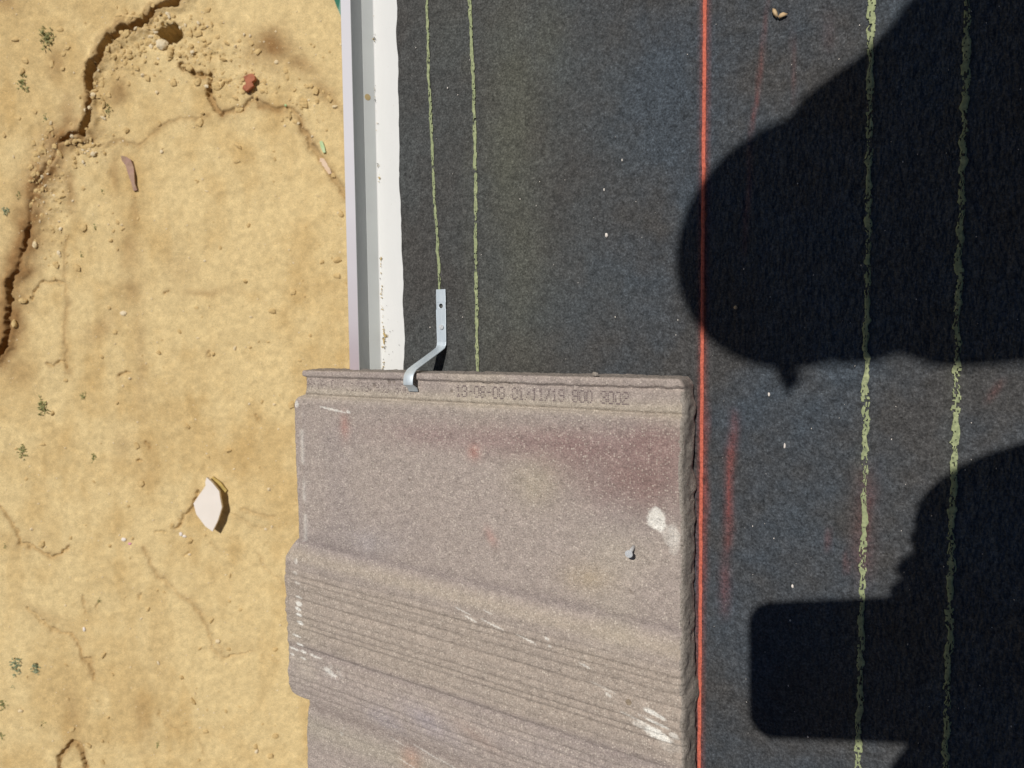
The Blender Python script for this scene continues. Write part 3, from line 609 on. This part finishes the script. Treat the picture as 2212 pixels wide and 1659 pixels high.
# side walls
def ring_idx():
    I = np.arange(na * nb).reshape(nb, na)
    return np.concatenate([I[0, :-1], I[:-1, -1], I[-1, ::-1][:-1], I[::-1, 0][:-1]])
ri = ring_idx(); base_pts = np.dstack([St, Yt, Ht]).reshape(-1, 3)[ri]; nr = len(ri)
isR = np.zeros(nr, bool); isR[na - 1:na - 1 + nb] = True; isT = np.zeros(nr, bool); isT[:na - 1] = True
rows = 8; EV = []; sS = base_pts[:, 0]; sY = base_pts[:, 1]
for k in range(1, rows + 1):
    t = k / rows; p = base_pts.copy(); ny = (fbm(sY * 1.0, sS * .3 + t * .031, .0075, 231, 4) - .5); lug = np.zeros(nr)
    for ly in (sc(2740, 1950)[1], sc(2740, 2790)[1]): lug += np.exp(-((sY - ly - .004) / .008) ** 4)
    out = .0016 * t ** .6 * (.75 + .5 * fbm(sY, sY * 0, .03, 233)) + ny * .0032 + lug * .0016 * t - .0008 * (t > .95)
    p[:, 0] += np.where(isR, out * sst(0, 14, np.minimum(np.arange(nr) - na + 1, na + nb - 1 - np.arange(nr)).clip(0)), 0)
    p[:, 1] += np.where(isT, .0008 * t + (fbm(sS, sS * 0, .004, 235 + k, 2) - .5) * .0016, 0)
    p[:, 2] = base_pts[:, 2] * (1 - t) + (THP(sS) - .027 - np.where(isR, lug * .004, 0)) * t
    EV.append(p)
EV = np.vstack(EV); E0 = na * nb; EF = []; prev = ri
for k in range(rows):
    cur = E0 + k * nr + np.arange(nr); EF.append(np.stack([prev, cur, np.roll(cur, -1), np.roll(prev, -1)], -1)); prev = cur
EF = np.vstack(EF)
# underside
tile = empty('roof_tile', W(-.02, -.2, .02), ROOF_ROT); tag(tile, 'large weathered grey brown concrete roof tile with wood grain grooves at the eave', 'roof tile')
def loc(P, s=-.02, y=-.2, hh=.02): P = P.copy(); P[..., 0] -= s; P[..., 1] -= y; P[..., 2] -= hh; return P
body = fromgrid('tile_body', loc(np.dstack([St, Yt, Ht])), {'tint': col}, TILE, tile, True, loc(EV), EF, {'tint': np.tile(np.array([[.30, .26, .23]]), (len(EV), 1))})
body.data.materials.append(CEMENT)
npoly = (na - 1) * (nb - 1); mi = np.zeros(npoly + len(EF), np.int32)
strip_r = np.zeros(nr, bool); strip_r[na - 1 + 8:na - 1 + nb - 1] = True
if len(body.data.polygons) == len(mi):
    mi[npoly:][np.tile(strip_r, rows)] = 1
    cellR = np.zeros((nb - 1, na - 1), bool); 
    inner = (sr_ - St)[:-1, :-1] < .0022 + .0018 * vn(St, Yt, .005, 241)[:-1, :-1]; inner &= BB[:-1, :-1] > .02
    mi[:npoly][inner.ravel()] = 1
    body.data.polygons.foreach_set('material_index', mi)
ud = loc(EV[-nr:]); mesh('underside', np.vstack([ud, ud.mean(0)]), [(i, (i + 1) % nr, nr) for i in range(nr)], CEMENT, tile)
def tz(s, y):
    k = np.argmin((St - s) ** 2 + (Yt - y) ** 2); return float(Ht.ravel()[k])

# date stamp in dots
FONT = {'0': ['01110', '10001', '10001', '10001', '10001', '10001', '01110'], '1': ['00100', '01100', '00100', '00100', '00100', '00100', '01110'], '2': ['01110', '10001', '00001', '00110', '01000', '10000', '11111'],
        '3': ['01110', '10001', '00001', '00110', '00001', '10001', '01110'], '8': ['01110', '10001', '10001', '01110', '10001', '10001', '01110'], '9': ['01110', '10001', '10001', '01111', '00001', '10001', '01110'],
        '-': ['00000', '00000', '00000', '01110', '00000', '00000', '00000'], '/': ['00001', '00010', '00010', '00100', '01000', '01000', '10000'], ' ': ['0'] * 7}
def stamp(text, pa, pb, hp, label, drop=.12, sz=.62):
    a = on_tile(pa[0] * .54861, pa[1] * .54861, -.0028); b = on_tile(pb[0] * .54861, pb[1] * .54861, -.0028); n = len(text); V = []; Fc = []
    hgt = hp; dx = (b[0] - a[0]) / (n - .2); dy = (b[1] - a[1]) / n
    lib = []
    for i, ch in enumerate(text):
        for r_, row in enumerate(FONT[ch]):
            for c_, q in enumerate(row):
                if q == '1' and random.random() > drop:
                    s = a[0] + dx * (i + c_ / 4 * .72); y = a[1] + dy * (i + c_ / 5) - r_ / 6 * hgt
                    z = tz(s, y) + .00018; e = hgt / 6 * sz * .5 * random.uniform(.8, 1.2); o = len(V)
                    V += [(s - e, y - e, z), (s + e, y - e, z), (s + e, y + e, z), (s - e, y + e, z), (s - e * .5, y - e * .5, z + .00012), (s + e * .5, y - e * .5, z + .00012), (s + e * .5, y + e * .5, z + .00012), (s - e * .5, y + e * .5, z + .00012)]
                    Fc += [(o + 4, o + 5, o + 6, o + 7), (o, o + 1, o + 5, o + 4), (o + 1, o + 2, o + 6, o + 5), (o + 2, o + 3, o + 7, o + 6), (o + 3, o, o + 4, o + 7)]
    o = mesh('date_stamp', loc(np.array(V)), Fc, STAMP, tile); o['label'] = label
stamp('13-08-08 01/11/19 900 3002', (1796, 1518), (2476, 1546), .0088, 'dotted stamp reading 13-08-08 01/11/19 900 3002', .04, .7)
stamp('08-08 01/11/19 900 3002', (1198, 1492), (1632, 1516), .0078, 'fainter dotted stamp ending in 3002 left of the clip', .42, .55)

# nails
def nail(name, s, y, h0, ht, r, label, hatch=True, parent=None, sink=.004):
    root = empty(name, W(s, y, h0), ROOF_ROT); root.rotation_euler = (math.radians(2), -TH + math.radians(1), .3)
    bm = bmesh.new(); bmesh.ops.create_cone(bm, cap_ends=True, segments=20, radius1=r * .45, radius2=r * .45, depth=ht + sink, matrix=Matrix.Translation((0, 0, (ht - sink) / 2)))
    me = bpy.data.meshes.new('shank'); bm.to_mesh(me); bm.free(); link('shank', me, ZINC2, root, True)
    bm = bmesh.new(); bmesh.ops.create_cone(bm, cap_ends=True, segments=28, radius1=r * .97, radius2=r, depth=.0011, matrix=Matrix.Translation((0, 0, ht)))
    bmesh.ops.bevel(bm, geom=[e for e in bm.edges], offset=.0002, segments=2, affect='EDGES')
    me = bpy.data.meshes.new('head'); bm.to_mesh(me); bm.free(); hd = link('head', me, ZINC2, root)
    for k in range(2 if hatch else 1):
        V = []; Fc = []
        for a in ((.6, 2.17) if k == 0 else (1.4,)):
            c, s2 = math.cos(a), math.sin(a); w2 = r * .07; L = r * .7; o = len(V)
            for zz in (ht + .0005, ht + .0008):
                V += [(c * L - s2 * w2, s2 * L + c * w2, zz + k * .0001), (c * L + s2 * w2, s2 * L - c * w2, zz + k * .0001), (-c * L + s2 * w2, -s2 * L - c * w2, zz + k * .0001), (-c * L - s2 * w2, -s2 * L + c * w2, zz + k * .0001)]
            Fc += [(o, o + 1, o + 2, o + 3), (o + 4, o + 5, o + 6, o + 7), (o, o + 1, o + 5, o + 4), (o + 1, o + 2, o + 6, o + 5), (o + 2, o + 3, o + 7, o + 6), (o + 3, o, o + 4, o + 7)]
        mesh('head_mark', V, Fc, ZINC2, hd)
    tag(root, label, 'nail'); return root
s_, y_ = sc(2495, 2153); nail('nail', s_, y_, tz(s_, y_), .0125, .0030, 'proud zinc nail sticking out of the concrete tile')
bm = bmesh.new(); bmesh.ops.create_cone(bm, cap_ends=True, segments=14, radius1=.0026, radius2=.0022, depth=.0006)
for v in bm.verts: v.co.x *= random.uniform(.8, 1.2); v.co.y *= random.uniform(.8, 1.2)
# plugged nail hole of the tile
s_, y_ = sc(2482, 2756); me = bpy.data.meshes.new('plugged_hole'); bm.to_mesh(me); bm.free()
o = link('plugged_hole', me, simple('brown_plug', (.22, .17, .12), (.34, .28, .21), 500, .95, .1, 0, .001), tile); o.location = (s_ + .02, y_ + .2, tz(s_, y_) - .02); o['label'] = 'small brown plugged nail hole'

# ---------------------------------------------------------------- storm clip
s1, yt1 = on_roof(954.5, 625, .003); s2, yb1 = on_roof(954, 749, .003); yh = on_roof(881, 800, .052)[1]; ye = on_roof(884, 829, .046)[1]
sC = (s1 + s2) / 2; topH = THP(sC)
path = [(yt1, .0038), (yb1 + .004, .0038), (yb1 + .0012, .0044), (yb1 - .0012, .0062)]
yk, hk = LT(sC) + .001, topH + .0050
for t in np.linspace(.12, .90, 7): path.append((yb1 - .0012 + (yk - yb1 + .0012) * t, .0062 + (hk - .0062) * t))
cyc = yk - .004
for a in np.linspace(.25, 1.0, 6): path.append((yk - (1 - math.cos(a * 1.45)) * .012 + .0, hk - .003 + math.sin(a * 1.7) * .0045))
path += [(path[-1][0] - .0030, topH + .0005), (path[-1][0] - .0062, topH - .0012)]
clip = empty('tile_clip', W(sC, yt1, .0038), ROOF_ROT); tag(clip, 'bent galvanised metal strap clip hooked over the top edge of the tile', 'metal clip')
wd = .0098; V = []; Fc = []
holes_y = [on_roof(954, 661, .003)[1]]
ys_list = path
hc = holes_y[0]; hr = .0020; hb_ = .0032
# flat part above the hole, ring around the hole, rest of strap
def quadstrip(pts):
    o = len(V)
    for (y, h_) in pts: V.extend([(-wd / 2, y - yt1, h_ - .0038), (wd / 2, y - yt1, h_ - .0038)])
    for i in range(len(pts) - 1): Fc.append((o + 2 * i, o + 2 * i + 2, o + 2 * i + 3, o + 2 * i + 1))
quadstrip([(yt1, .0038), (hc + hb_, .0038)]); quadstrip([(hc - hb_, .0038)] + path[1:])
nseg = 32; o0 = len(V)
for i in range(nseg):
    a = 2 * math.pi * (i + .5) / nseg; c, s2_ = math.cos(a), math.sin(a); k = min((wd / 2) / abs(c) if abs(c) > 1e-6 else 9, hb_ / abs(s2_) if abs(s2_) > 1e-6 else 9)
    V.append((c * hr, s2_ * hr + hc - yt1, 0)); V.append((c * k, s2_ * k + hc - yt1, 0))
for i in range(nseg): j = (i + 1) % nseg; Fc.append((o0 + 2 * i, o0 + 2 * i + 1, o0 + 2 * j + 1, o0 + 2 * j))
for sgx in (-1, 1):
    for sgy in (-1, 1):
        # corner fillers
        cand = sorted(range(nseg), key=lambda i: (V[o0 + 2 * i + 1][0] - sgx * wd / 2) ** 2 + (V[o0 + 2 * i + 1][1] - (hc - yt1 + sgy * hb_)) ** 2)[:2]
        V.append((sgx * wd / 2, hc - yt1 + sgy * hb_, 0)); Fc.append((o0 + 2 * cand[0] + 1, o0 + 2 * cand[1] + 1, len(V) - 1))
strap = mesh('strap', V, Fc, ZINC, clip, False)
bm = bmesh.new(); bm.from_mesh(strap.data)
for v in bm.verts: v.co.x -= .0042 * float(sst(0, 1, (yb1 - yt1 - v.co.y) / (yb1 - yk)))
bmesh.ops.remove_doubles(bm, verts=bm.verts, dist=.00003); bmesh.ops.recalc_face_normals(bm, faces=bm.faces); bm.to_mesh(strap.data); bm.free()
strap.data.polygons.foreach_set('use_smooth', [all(strap.data.vertices[i].co.z > .0002 for i in p.vertices) for p in strap.data.polygons])
md = strap.modifiers.new('thickness', 'SOLIDIFY'); md.thickness = .0009; md.offset = 0
md = strap.modifiers.new('soft_edges', 'BEVEL'); md.width = .0003; md.segments = 2; md.limit_method = 'ANGLE'; md.angle_limit = math.radians(40)
s_, y_ = on_roof(954.8, 706, .004); nail('nail', s_, y_, .0044, .0009, .0023, 'flat zinc nail driven through the metal clip', True)

# ---------------------------------------------------------------- small loose bits on the roof
def bits(name, lst, mat, label, cat, hbase=.003, kind='stuff'):
    V = []; Fc = []
    for px, py, r in lst:
        s, y = on_roof(px, py, hbase); vs, fs = stone_verts(1, .6); a = random.uniform(0, 6.3); ca, sa = math.cos(a), math.sin(a); o = len(V)
        V += [(s + (p[0] * ca - p[1] * sa) * r * .8, y + (p[0] * sa + p[1] * ca) * r * 1.2, hbase + p[2] * r) for p in vs]; Fc += [[i + o for i in f] for f in fs]
    ob = mesh(name, V, Fc, mat); place_roof(ob); return tag(ob, label, cat, kind=kind)
tanl = []; gryl = []
for px, py, n, spx, spy, r in [(806, 75, 2, 1.5, 4, .0005), (807, 84, 6, 2, 4, .0007), (806, 33, 3, 1, 5, .0004), (809, 191, 5, 1.4, 7, .0005), (810, 214, 6, 1.4, 7, .0005), (811, 242, 2, 1, 3, .0005), (814, 267, 4, 2, 3, .0005), (812, 281, 1, 1, 1, .0005), (815, 358, 7, 1.6, 7, .0006), (816.5, 384, 9, 1.6, 10, .0006),
                           (821, 558, 6, 2, 5, .0007), (821, 581, 8, 1.2, 12, .0006), (823, 618, 7, 1.4, 10, .0006), (823.5, 637, 6, 1.6, 5, .0007), (824, 664, 7, 1.4, 9, .0005), (825, 690, 3, 1.6, 7, .0004), (827, 712, 8, 2, 6, .0006), (830, 728, 26, 4.5, 9, .0009), (829, 748, 12, 3, 9, .0007), (827, 783, 9, 1.4, 9, .0006), (826, 795, 4, 1, 5, .0006)]:
    for _ in range(n):
        q = (px + random.gauss(1.2, spx * .7), py + random.gauss(0, spy * .7), r * random.uniform(.5, 1.2)); (tanl if random.random() < .72 else gryl).append(q)
for px, py in [(790, 664), (795, 706), (848, 714), (842, 716), (835, 660), (838, 690), (848, 760), (785, 700), (862, 745), (840, 765), (846, 778), (771, 120)]: gryl.append((px, py, .0004))
bits('sand_grains', tanl, simple('ochre_grains', (.62, .46, .2), (.45, .33, .14), 900, .9), 'ochre sand grains caught along the bend of the white flashing', 'sand grains', .0013)
bits('grit', gryl, simple('grey_grit', (.30, .29, .26), (.2, .19, .16), 900, .9), 'dark grey grit on the white flashing', 'grit', .0013)
for px, py, r, lb in [(1310, 508, .0016, 'white oval grain alone on the middle of the felt'), (1695, 963, .0015, 'white grain right of the red smear on the felt'), (1344, 346, .0009, 'tiny pale grain in the upper middle of the felt'), (1712, 1266, .0011, 'yellowish white grain right of the tile, lower down'), (1661, 852, .0010, 'tiny white grain above the other one right of the chalk line'),
                      (1589, 664, .0018, 'brown crumb lying in the head shadow'), (967, 190, .0009, 'white sliver between the flashing and the two thin lines'), (1707, 1340, .0010, 'tiny grain inside the phone shadow'), (1305, 410, .0007, 'faintest pale grain on the felt')]:
    s, y = on_roof(px, py, .003); vs, fs = stone_verts(r, .6, 1); o = mesh('grain', vs, fs, HUSK if 'brown' in lb else SLAB); place_roof(o, s, y, .0032); o.scale = (.8, 1.25, 1); tag(o, lb, 'grain')
lst = [(random.uniform(880, 2212), random.uniform(0, 1659), random.uniform(.0002, .00055)) for _ in range(150)]
bits('dust_grains', lst, SLAB, 'scattered pale dust grains all over the dark felt', 'grit')
s, y = sc(2341, 1478); vs, fs = stone_verts(.0022, .6, 1); o = mesh('mortar_crumb', vs, fs, CEMENT); place_roof(o, s, y + .0010, THP(s) - .001); tag(o, 'small mortar crumb on the top edge of the tile', 'crumb')
# winged seed husk
hs = empty('seed_husk', W(*on_roof(1680, 32, .003), .0035), ROOF_ROT); tag(hs, 'dry tan seed husk with two wings lying on the felt', 'seed husk')
for pts, zt in [([(1670, 19), (1676, 22), (1679, 28), (1681, 37), (1678, 40), (1672, 33), (1669, 26)], .002), ([(1681, 37), (1686, 31), (1692, 28), (1702, 31), (1698, 35), (1689, 39), (1684, 41)], .0012)]:
    P = [on_roof(a, b, .003) for a, b in pts]; c = on_roof(1680, 32, .003); cx = np.mean([p[0] for p in P]); cy = np.mean([p[1] for p in P])
    V = [(p[0] - c[0], p[1] - c[1], .0004) for p in P] + [(cx - c[0], cy - c[1], zt)]; n = len(P)
    o = mesh('wing', V, [(i, (i + 1) % n, n) for i in range(n)], HUSK, hs, True); md = o.modifiers.new('thickness', 'SOLIDIFY'); md.thickness = .0004

# ---------------------------------------------------------------- person leaning over, holding the phone that takes the picture
def BP(px, py, z):              # point at height z above the camera whose shadow falls at this place of the roof
    s, y = on_roof(px, py, .002); p = W(s, y, .002); t = (p.z - (HG + z)) / SUN_D.z; return p - SUN_D * t
SKIN = simple('skin', (.50, .31, .22), (.44, .26, .18), 30, .55); SHIRT = simple('blue_work_shirt', (.08, .12, .2), (.06, .09, .16), 40, .9, .2, 0, .002)
JEANS = simple('dark_work_trousers', (.05, .055, .07), (.04, .045, .055), 60, .9, .2, 0, .002); BOOT = simple('brown_boots', (.16, .09, .05), (.11, .06, .035), 30, .7)
CAP = simple('dark_cap', (.05, .05, .06), (.035, .035, .045), 60, .9)
def skin_mesh(name, nodes, edges, root=0, sub=2):
    me = bpy.data.meshes.new(name); me.from_pydata([tuple(n[0]) for n in nodes], edges, []); me.update()
    o = bpy.data.objects.new(name, me); COL.objects.link(o); o.modifiers.new('skin', 'SKIN'); me.skin_vertices[0].data
    for i, n in enumerate(nodes):
        sv = me.skin_vertices[0].data[i]; r = n[1]; sv.radius = r if isinstance(r, tuple) else (r, r); sv.use_root = (i == root)
    o.modifiers.new('round', 'SUBSURF').levels = sub; o.modifiers['round'].render_levels = sub
    dg = bpy.context.evaluated_depsgraph_get(); m2 = bpy.data.meshes.new_from_object(o.evaluated_get(dg)); bpy.data.objects.remove(o, do_unlink=True); m2.name = name
    m2.polygons.foreach_set('use_smooth', [True] * len(m2.polygons)); return m2
V3 = Vector
def above(p, d): q = V3(p); q.z += d; return q
def roofpt(x, y, h=0): s = x / math.cos(TH); return W(s, y, h)
phone_top = .011
head = BP(1835, 495, .30); neck = BP(1860, 470, .30); back = BP(1960, 452, .29); back2 = BP(2160, 362, .28); chest = BP(2420, 275, .26); 
belly = chest + V3((.26, -.01, .02)); pelv = chest + V3((.50, -.03, -.02))
shR = chest + V3((.08, -.05, .02)); shL = chest + V3((.03, .17, .0))
hand1 = BP(2104, 1156, .03); tip1 = BP(1982, 1215, .025); wr1 = BP(2260, 1170, .04); elb1 = BP(2640, 1130, .12)
hand2 = BP(2240, 1440, .03); 
roof_hand = roofpt(.20, -.50, .02)
kneeR = roofpt(pelv.x - .10, pelv.y - .16, .07); kneeL = roofpt(pelv.x - .06, pelv.y + .20, .07)
footR = roofpt(pelv.x + .30, pelv.y - .16, .06); footL = roofpt(pelv.x + .34, pelv.y + .20, .06)
nodes = [(pelv, (.15, .12)), (belly, (.14, .12)), (chest, (.145, .125)), (neck, (.100, .100)), (head, (.080, .086)),
         (shR, .065), (elb1, .07), (wr1, .068), (hand1, (.066, .052)),
         (shL, .065), (chest + V3((.16, -.30, -.10)), .05), (BP(2330, 1540, .10), .072), (BP(2060, 1700, .02), .040), (roof_hand + V3((0, .05, .05)), .03), (roof_hand, (.04, .02)),
         (pelv + V3((.0, -.10, -.03)), .095), (kneeR, .065), (kneeR + V3((.14, 0, .07)), .055), (footR, .042), (footR + V3((.08, 0, .02)), .04),
         (pelv + V3((.0, .10, -.03)), .095), (kneeL, .065), (kneeL + V3((.14, 0, .07)), .055), (footL, .042), (footL + V3((.08, 0, .02)), .04), (back, (.112, .109)), (back2, (.124, .122)), (tip1, (.045, .035))]
edges = [(0, 1), (1, 2), (2, 26), (26, 25), (8, 27), (25, 3), (3, 4), (2, 5), (5, 6), (6, 7), (7, 8), (2, 9), (9, 10), (10, 11), (11, 12), (12, 13), (13, 14), (0, 15), (15, 16), (16, 17), (17, 18), (18, 19), (0, 20), (20, 21), (21, 22), (22, 23), (23, 24)]
nodes = [n for n in nodes]
pm = skin_mesh('body', nodes, edges)
for mt in (SKIN, SHIRT, JEANS, BOOT): pm.materials.append(mt)
seg = [(pelv, 2), (kneeR, 2), (kneeL, 2), (kneeR + V3((.14, 0, .07)), 2), (kneeL + V3((.14, 0, .07)), 2), (footR, 3), (footL, 3), (footR + V3((.08, 0, .02)), 3), (footL + V3((.08, 0, .02)), 3), (belly, 1), (chest, 1), (neck, 1), (back, 1), (back2, 1), (head, 0), (shR, 1), (shL, 1), (elb1, 1), (wr1, 0), (hand1, 0),
       ((elb1 + wr1) / 2, 1), ((shR + elb1) / 2, 1), (chest + V3((.16, -.30, -.10)), 1), (BP(2330, 1560, .10), 1), (BP(2060, 1700, .02), 1), (roof_hand, 0)]
for f in pm.polygons:
    c = f.center; f.material_index = min(seg, key=lambda q: (q[0] - c).length)[1]
person = empty('person', pelv); tag(person, 'person in blue shirt and cap leaning over the roof and holding a phone', 'person')
bo = link('body', pm, None, person); pm.transform(Matrix.Translation(-pelv))
def finger(name, pts, r0, r1_):
    n = [(V3(p), r0 + (r1_ - r0) * i / (len(pts) - 1)) for i, p in enumerate(pts)]
    mm = skin_mesh(name, n, [(i, i + 1) for i in range(len(pts) - 1)], 0, 1); mm.transform(Matrix.Translation(-pelv)); mm.materials.append(SKIN)
    return link(name, mm, None, person)
# fingers of the hand that wraps the phone end, and of the hand braced on the roof
for k, (dy, L) in enumerate([(.030, .052), (.010, .060), (-.010, .056), (-.029, .044)]):
    b = tip1 + V3((.012, dy * .8 - .004, .012)); finger('finger', [b, b + V3((-L * .40, -.010, .012)), b + V3((-L * .55, -.020, .002))], .0095, .0075)
b = tip1 + V3((.02, .020, .0)); finger('thumb', [b, b + V3((-.012, .002, .0)), b + V3((-.026, -.010, .002))], .0115, .009)
for k, dx in enumerate([-.030, -.010, .010, .029]):
    b = roof_hand + V3((dx, -.03, .0)); finger('finger', [b, roofpt(b.x, b.y - .03, .016), roofpt(b.x, b.y - .058 + abs(dx - .0) * .3, .009)], .0095, .0075)
b = roof_hand + V3((-.035, .01, 0)); finger('thumb', [b, roofpt(b.x - .02, b.y - .02, .014), roofpt(b.x - .035, b.y - .04, .010)], .0115, .009)
# face: nose, eyes, ears, mouth as small meshes on the head
dirn = (BP(1515, 497, .30) - BP(1885, 382, .30)).normalized(); down = V3((0, -.55, -.83)).normalized(); fwd = (down - dirn * down.dot(dirn)).normalized(); side = dirn.cross(fwd)
def blob(name, c, rx, ry, rz, mat, seg_=16):
    bm = bmesh.new(); bmesh.ops.create_uvsphere(bm, u_segments=seg_, v_segments=seg_ // 2, radius=1)
    M = Matrix((side * rx, fwd * ry, dirn * rz)).transposed()
    for v in bm.verts: v.co = M @ v.co + c - pelv
    me = bpy.data.meshes.new(name); bm.to_mesh(me); bm.free(); return link(name, me, mat, person, True)
skull = head + dirn * .0
blob('head', skull, .076, .094, .115, SKIN, 32)
blob('nose', skull + fwd * .098 - dirn * .01, .013, .018, .024, SKIN)
for sg in (-1, 1):
    blob('eye', skull + fwd * .085 + side * sg * .03 + dirn * .015, .013, .009, .008, simple('eye_white', (.7, .7, .7)))
    blob('ear', skull + side * sg * .078 - fwd * .005, .010, .02, .032, SKIN)
blob('mouth', skull + fwd * .088 - dirn * .05, .024, .008, .006, simple('lips', (.45, .2, .17)))
# cap : dome and peak
hx = simple
def cap():
    bm = bmesh.new(); bmesh.ops.create_uvsphere(bm, u_segments=40, v_segments=20, radius=1)
    c = skull + dirn * .035; M = Matrix((side * .082, fwd * .084, dirn * .088)).transposed()
    for v in bm.verts: v.co = V3((v.co.x, v.co.y, max(v.co.z, -.12)))
    for v in bm.verts: v.co = M @ v.co + c - pelv
    me = bpy.data.meshes.new('cap'); bm.to_mesh(me); bm.free(); o = link('cap', me, CAP, person, True)
    bm = bmesh.new(); vs = []
    for t in np.linspace(-1, 1, 15):
        a = t * 1.05; r_ = 1.0
        vs.append((side * .092 * math.sin(a) + fwd * .110 * math.cos(a), side * .088 * math.sin(a) + fwd * (.112 + .052 * math.cos(t * 1.2)) + dirn * (-.018 - .0 * t)))
    va = [bm.verts.new(c + p - pelv - dirn * .004) for p, q in vs]; vb = [bm.verts.new(c + q - pelv) for p, q in vs]
    for i in range(14): bm.faces.new((va[i], va[i + 1], vb[i + 1], vb[i]))
    me = bpy.data.meshes.new('cap_peak'); bm.to_mesh(me); bm.free(); q = link('cap_peak', me, CAP, o, True); md = q.modifiers.new('thickness', 'SOLIDIFY'); md.thickness = .003
cap()
# phone: its lens sits at the camera position
c1 = BP(1621, 1312, phone_top) - C0; c2 = BP(1621, 1588, phone_top) - C0
xl = (c1.x + c2.x) / 2; ya, yb = c1.y, c2.y
ph = empty('phone', C0 + V3(((xl + .085), (ya + yb) / 2, phone_top)), (math.radians(-4.1), 0, math.radians(-.6))); tag(ph, 'black smartphone held flat above the roof by the person', 'phone')
def rbox(name, hx_, hy_, hz_, r, mat, parent, z=0):
    bm = bmesh.new(); pts = []
    for sx_, sy_, a0 in ((1, 1, 0), (-1, 1, 90), (-1, -1, 180), (1, -1, 270)):
        for a in range(0, 91, 15): q = math.radians(a0 + a); pts.append((sx_ * (hx_ - r) + r * math.cos(q), sy_ * (hy_ - r) + r * math.sin(q)))
    n = len(pts); vb = [bm.verts.new((x, y, z - hz_)) for x, y in pts]; vt = [bm.verts.new((x, y, z + hz_)) for x, y in pts]
    bm.faces.new(vt); bm.faces.new(vb[::-1])
    for i in range(n): bm.faces.new((vb[i], vb[(i + 1) % n], vt[(i + 1) % n], vt[i]))
    me = bpy.data.meshes.new(name); bm.to_mesh(me); bm.free(); return link(name, me, mat, parent)
rbox('phone_body', .085, abs(ya - yb) / 2, .0045, .016, simple('black_case', (.02, .02, .022), (.03, .03, .03), 60, .5), ph)
rbox('screen', .078, abs(ya - yb) / 2 - .006, .0004, .010, simple('screen_glass', (.01, .01, .012), (.015, .015, .015), 60, .1), ph, .0051)
print('phone extents', xl, ya, yb, 'head', head - C0, 'tile', St.min(), St.max())
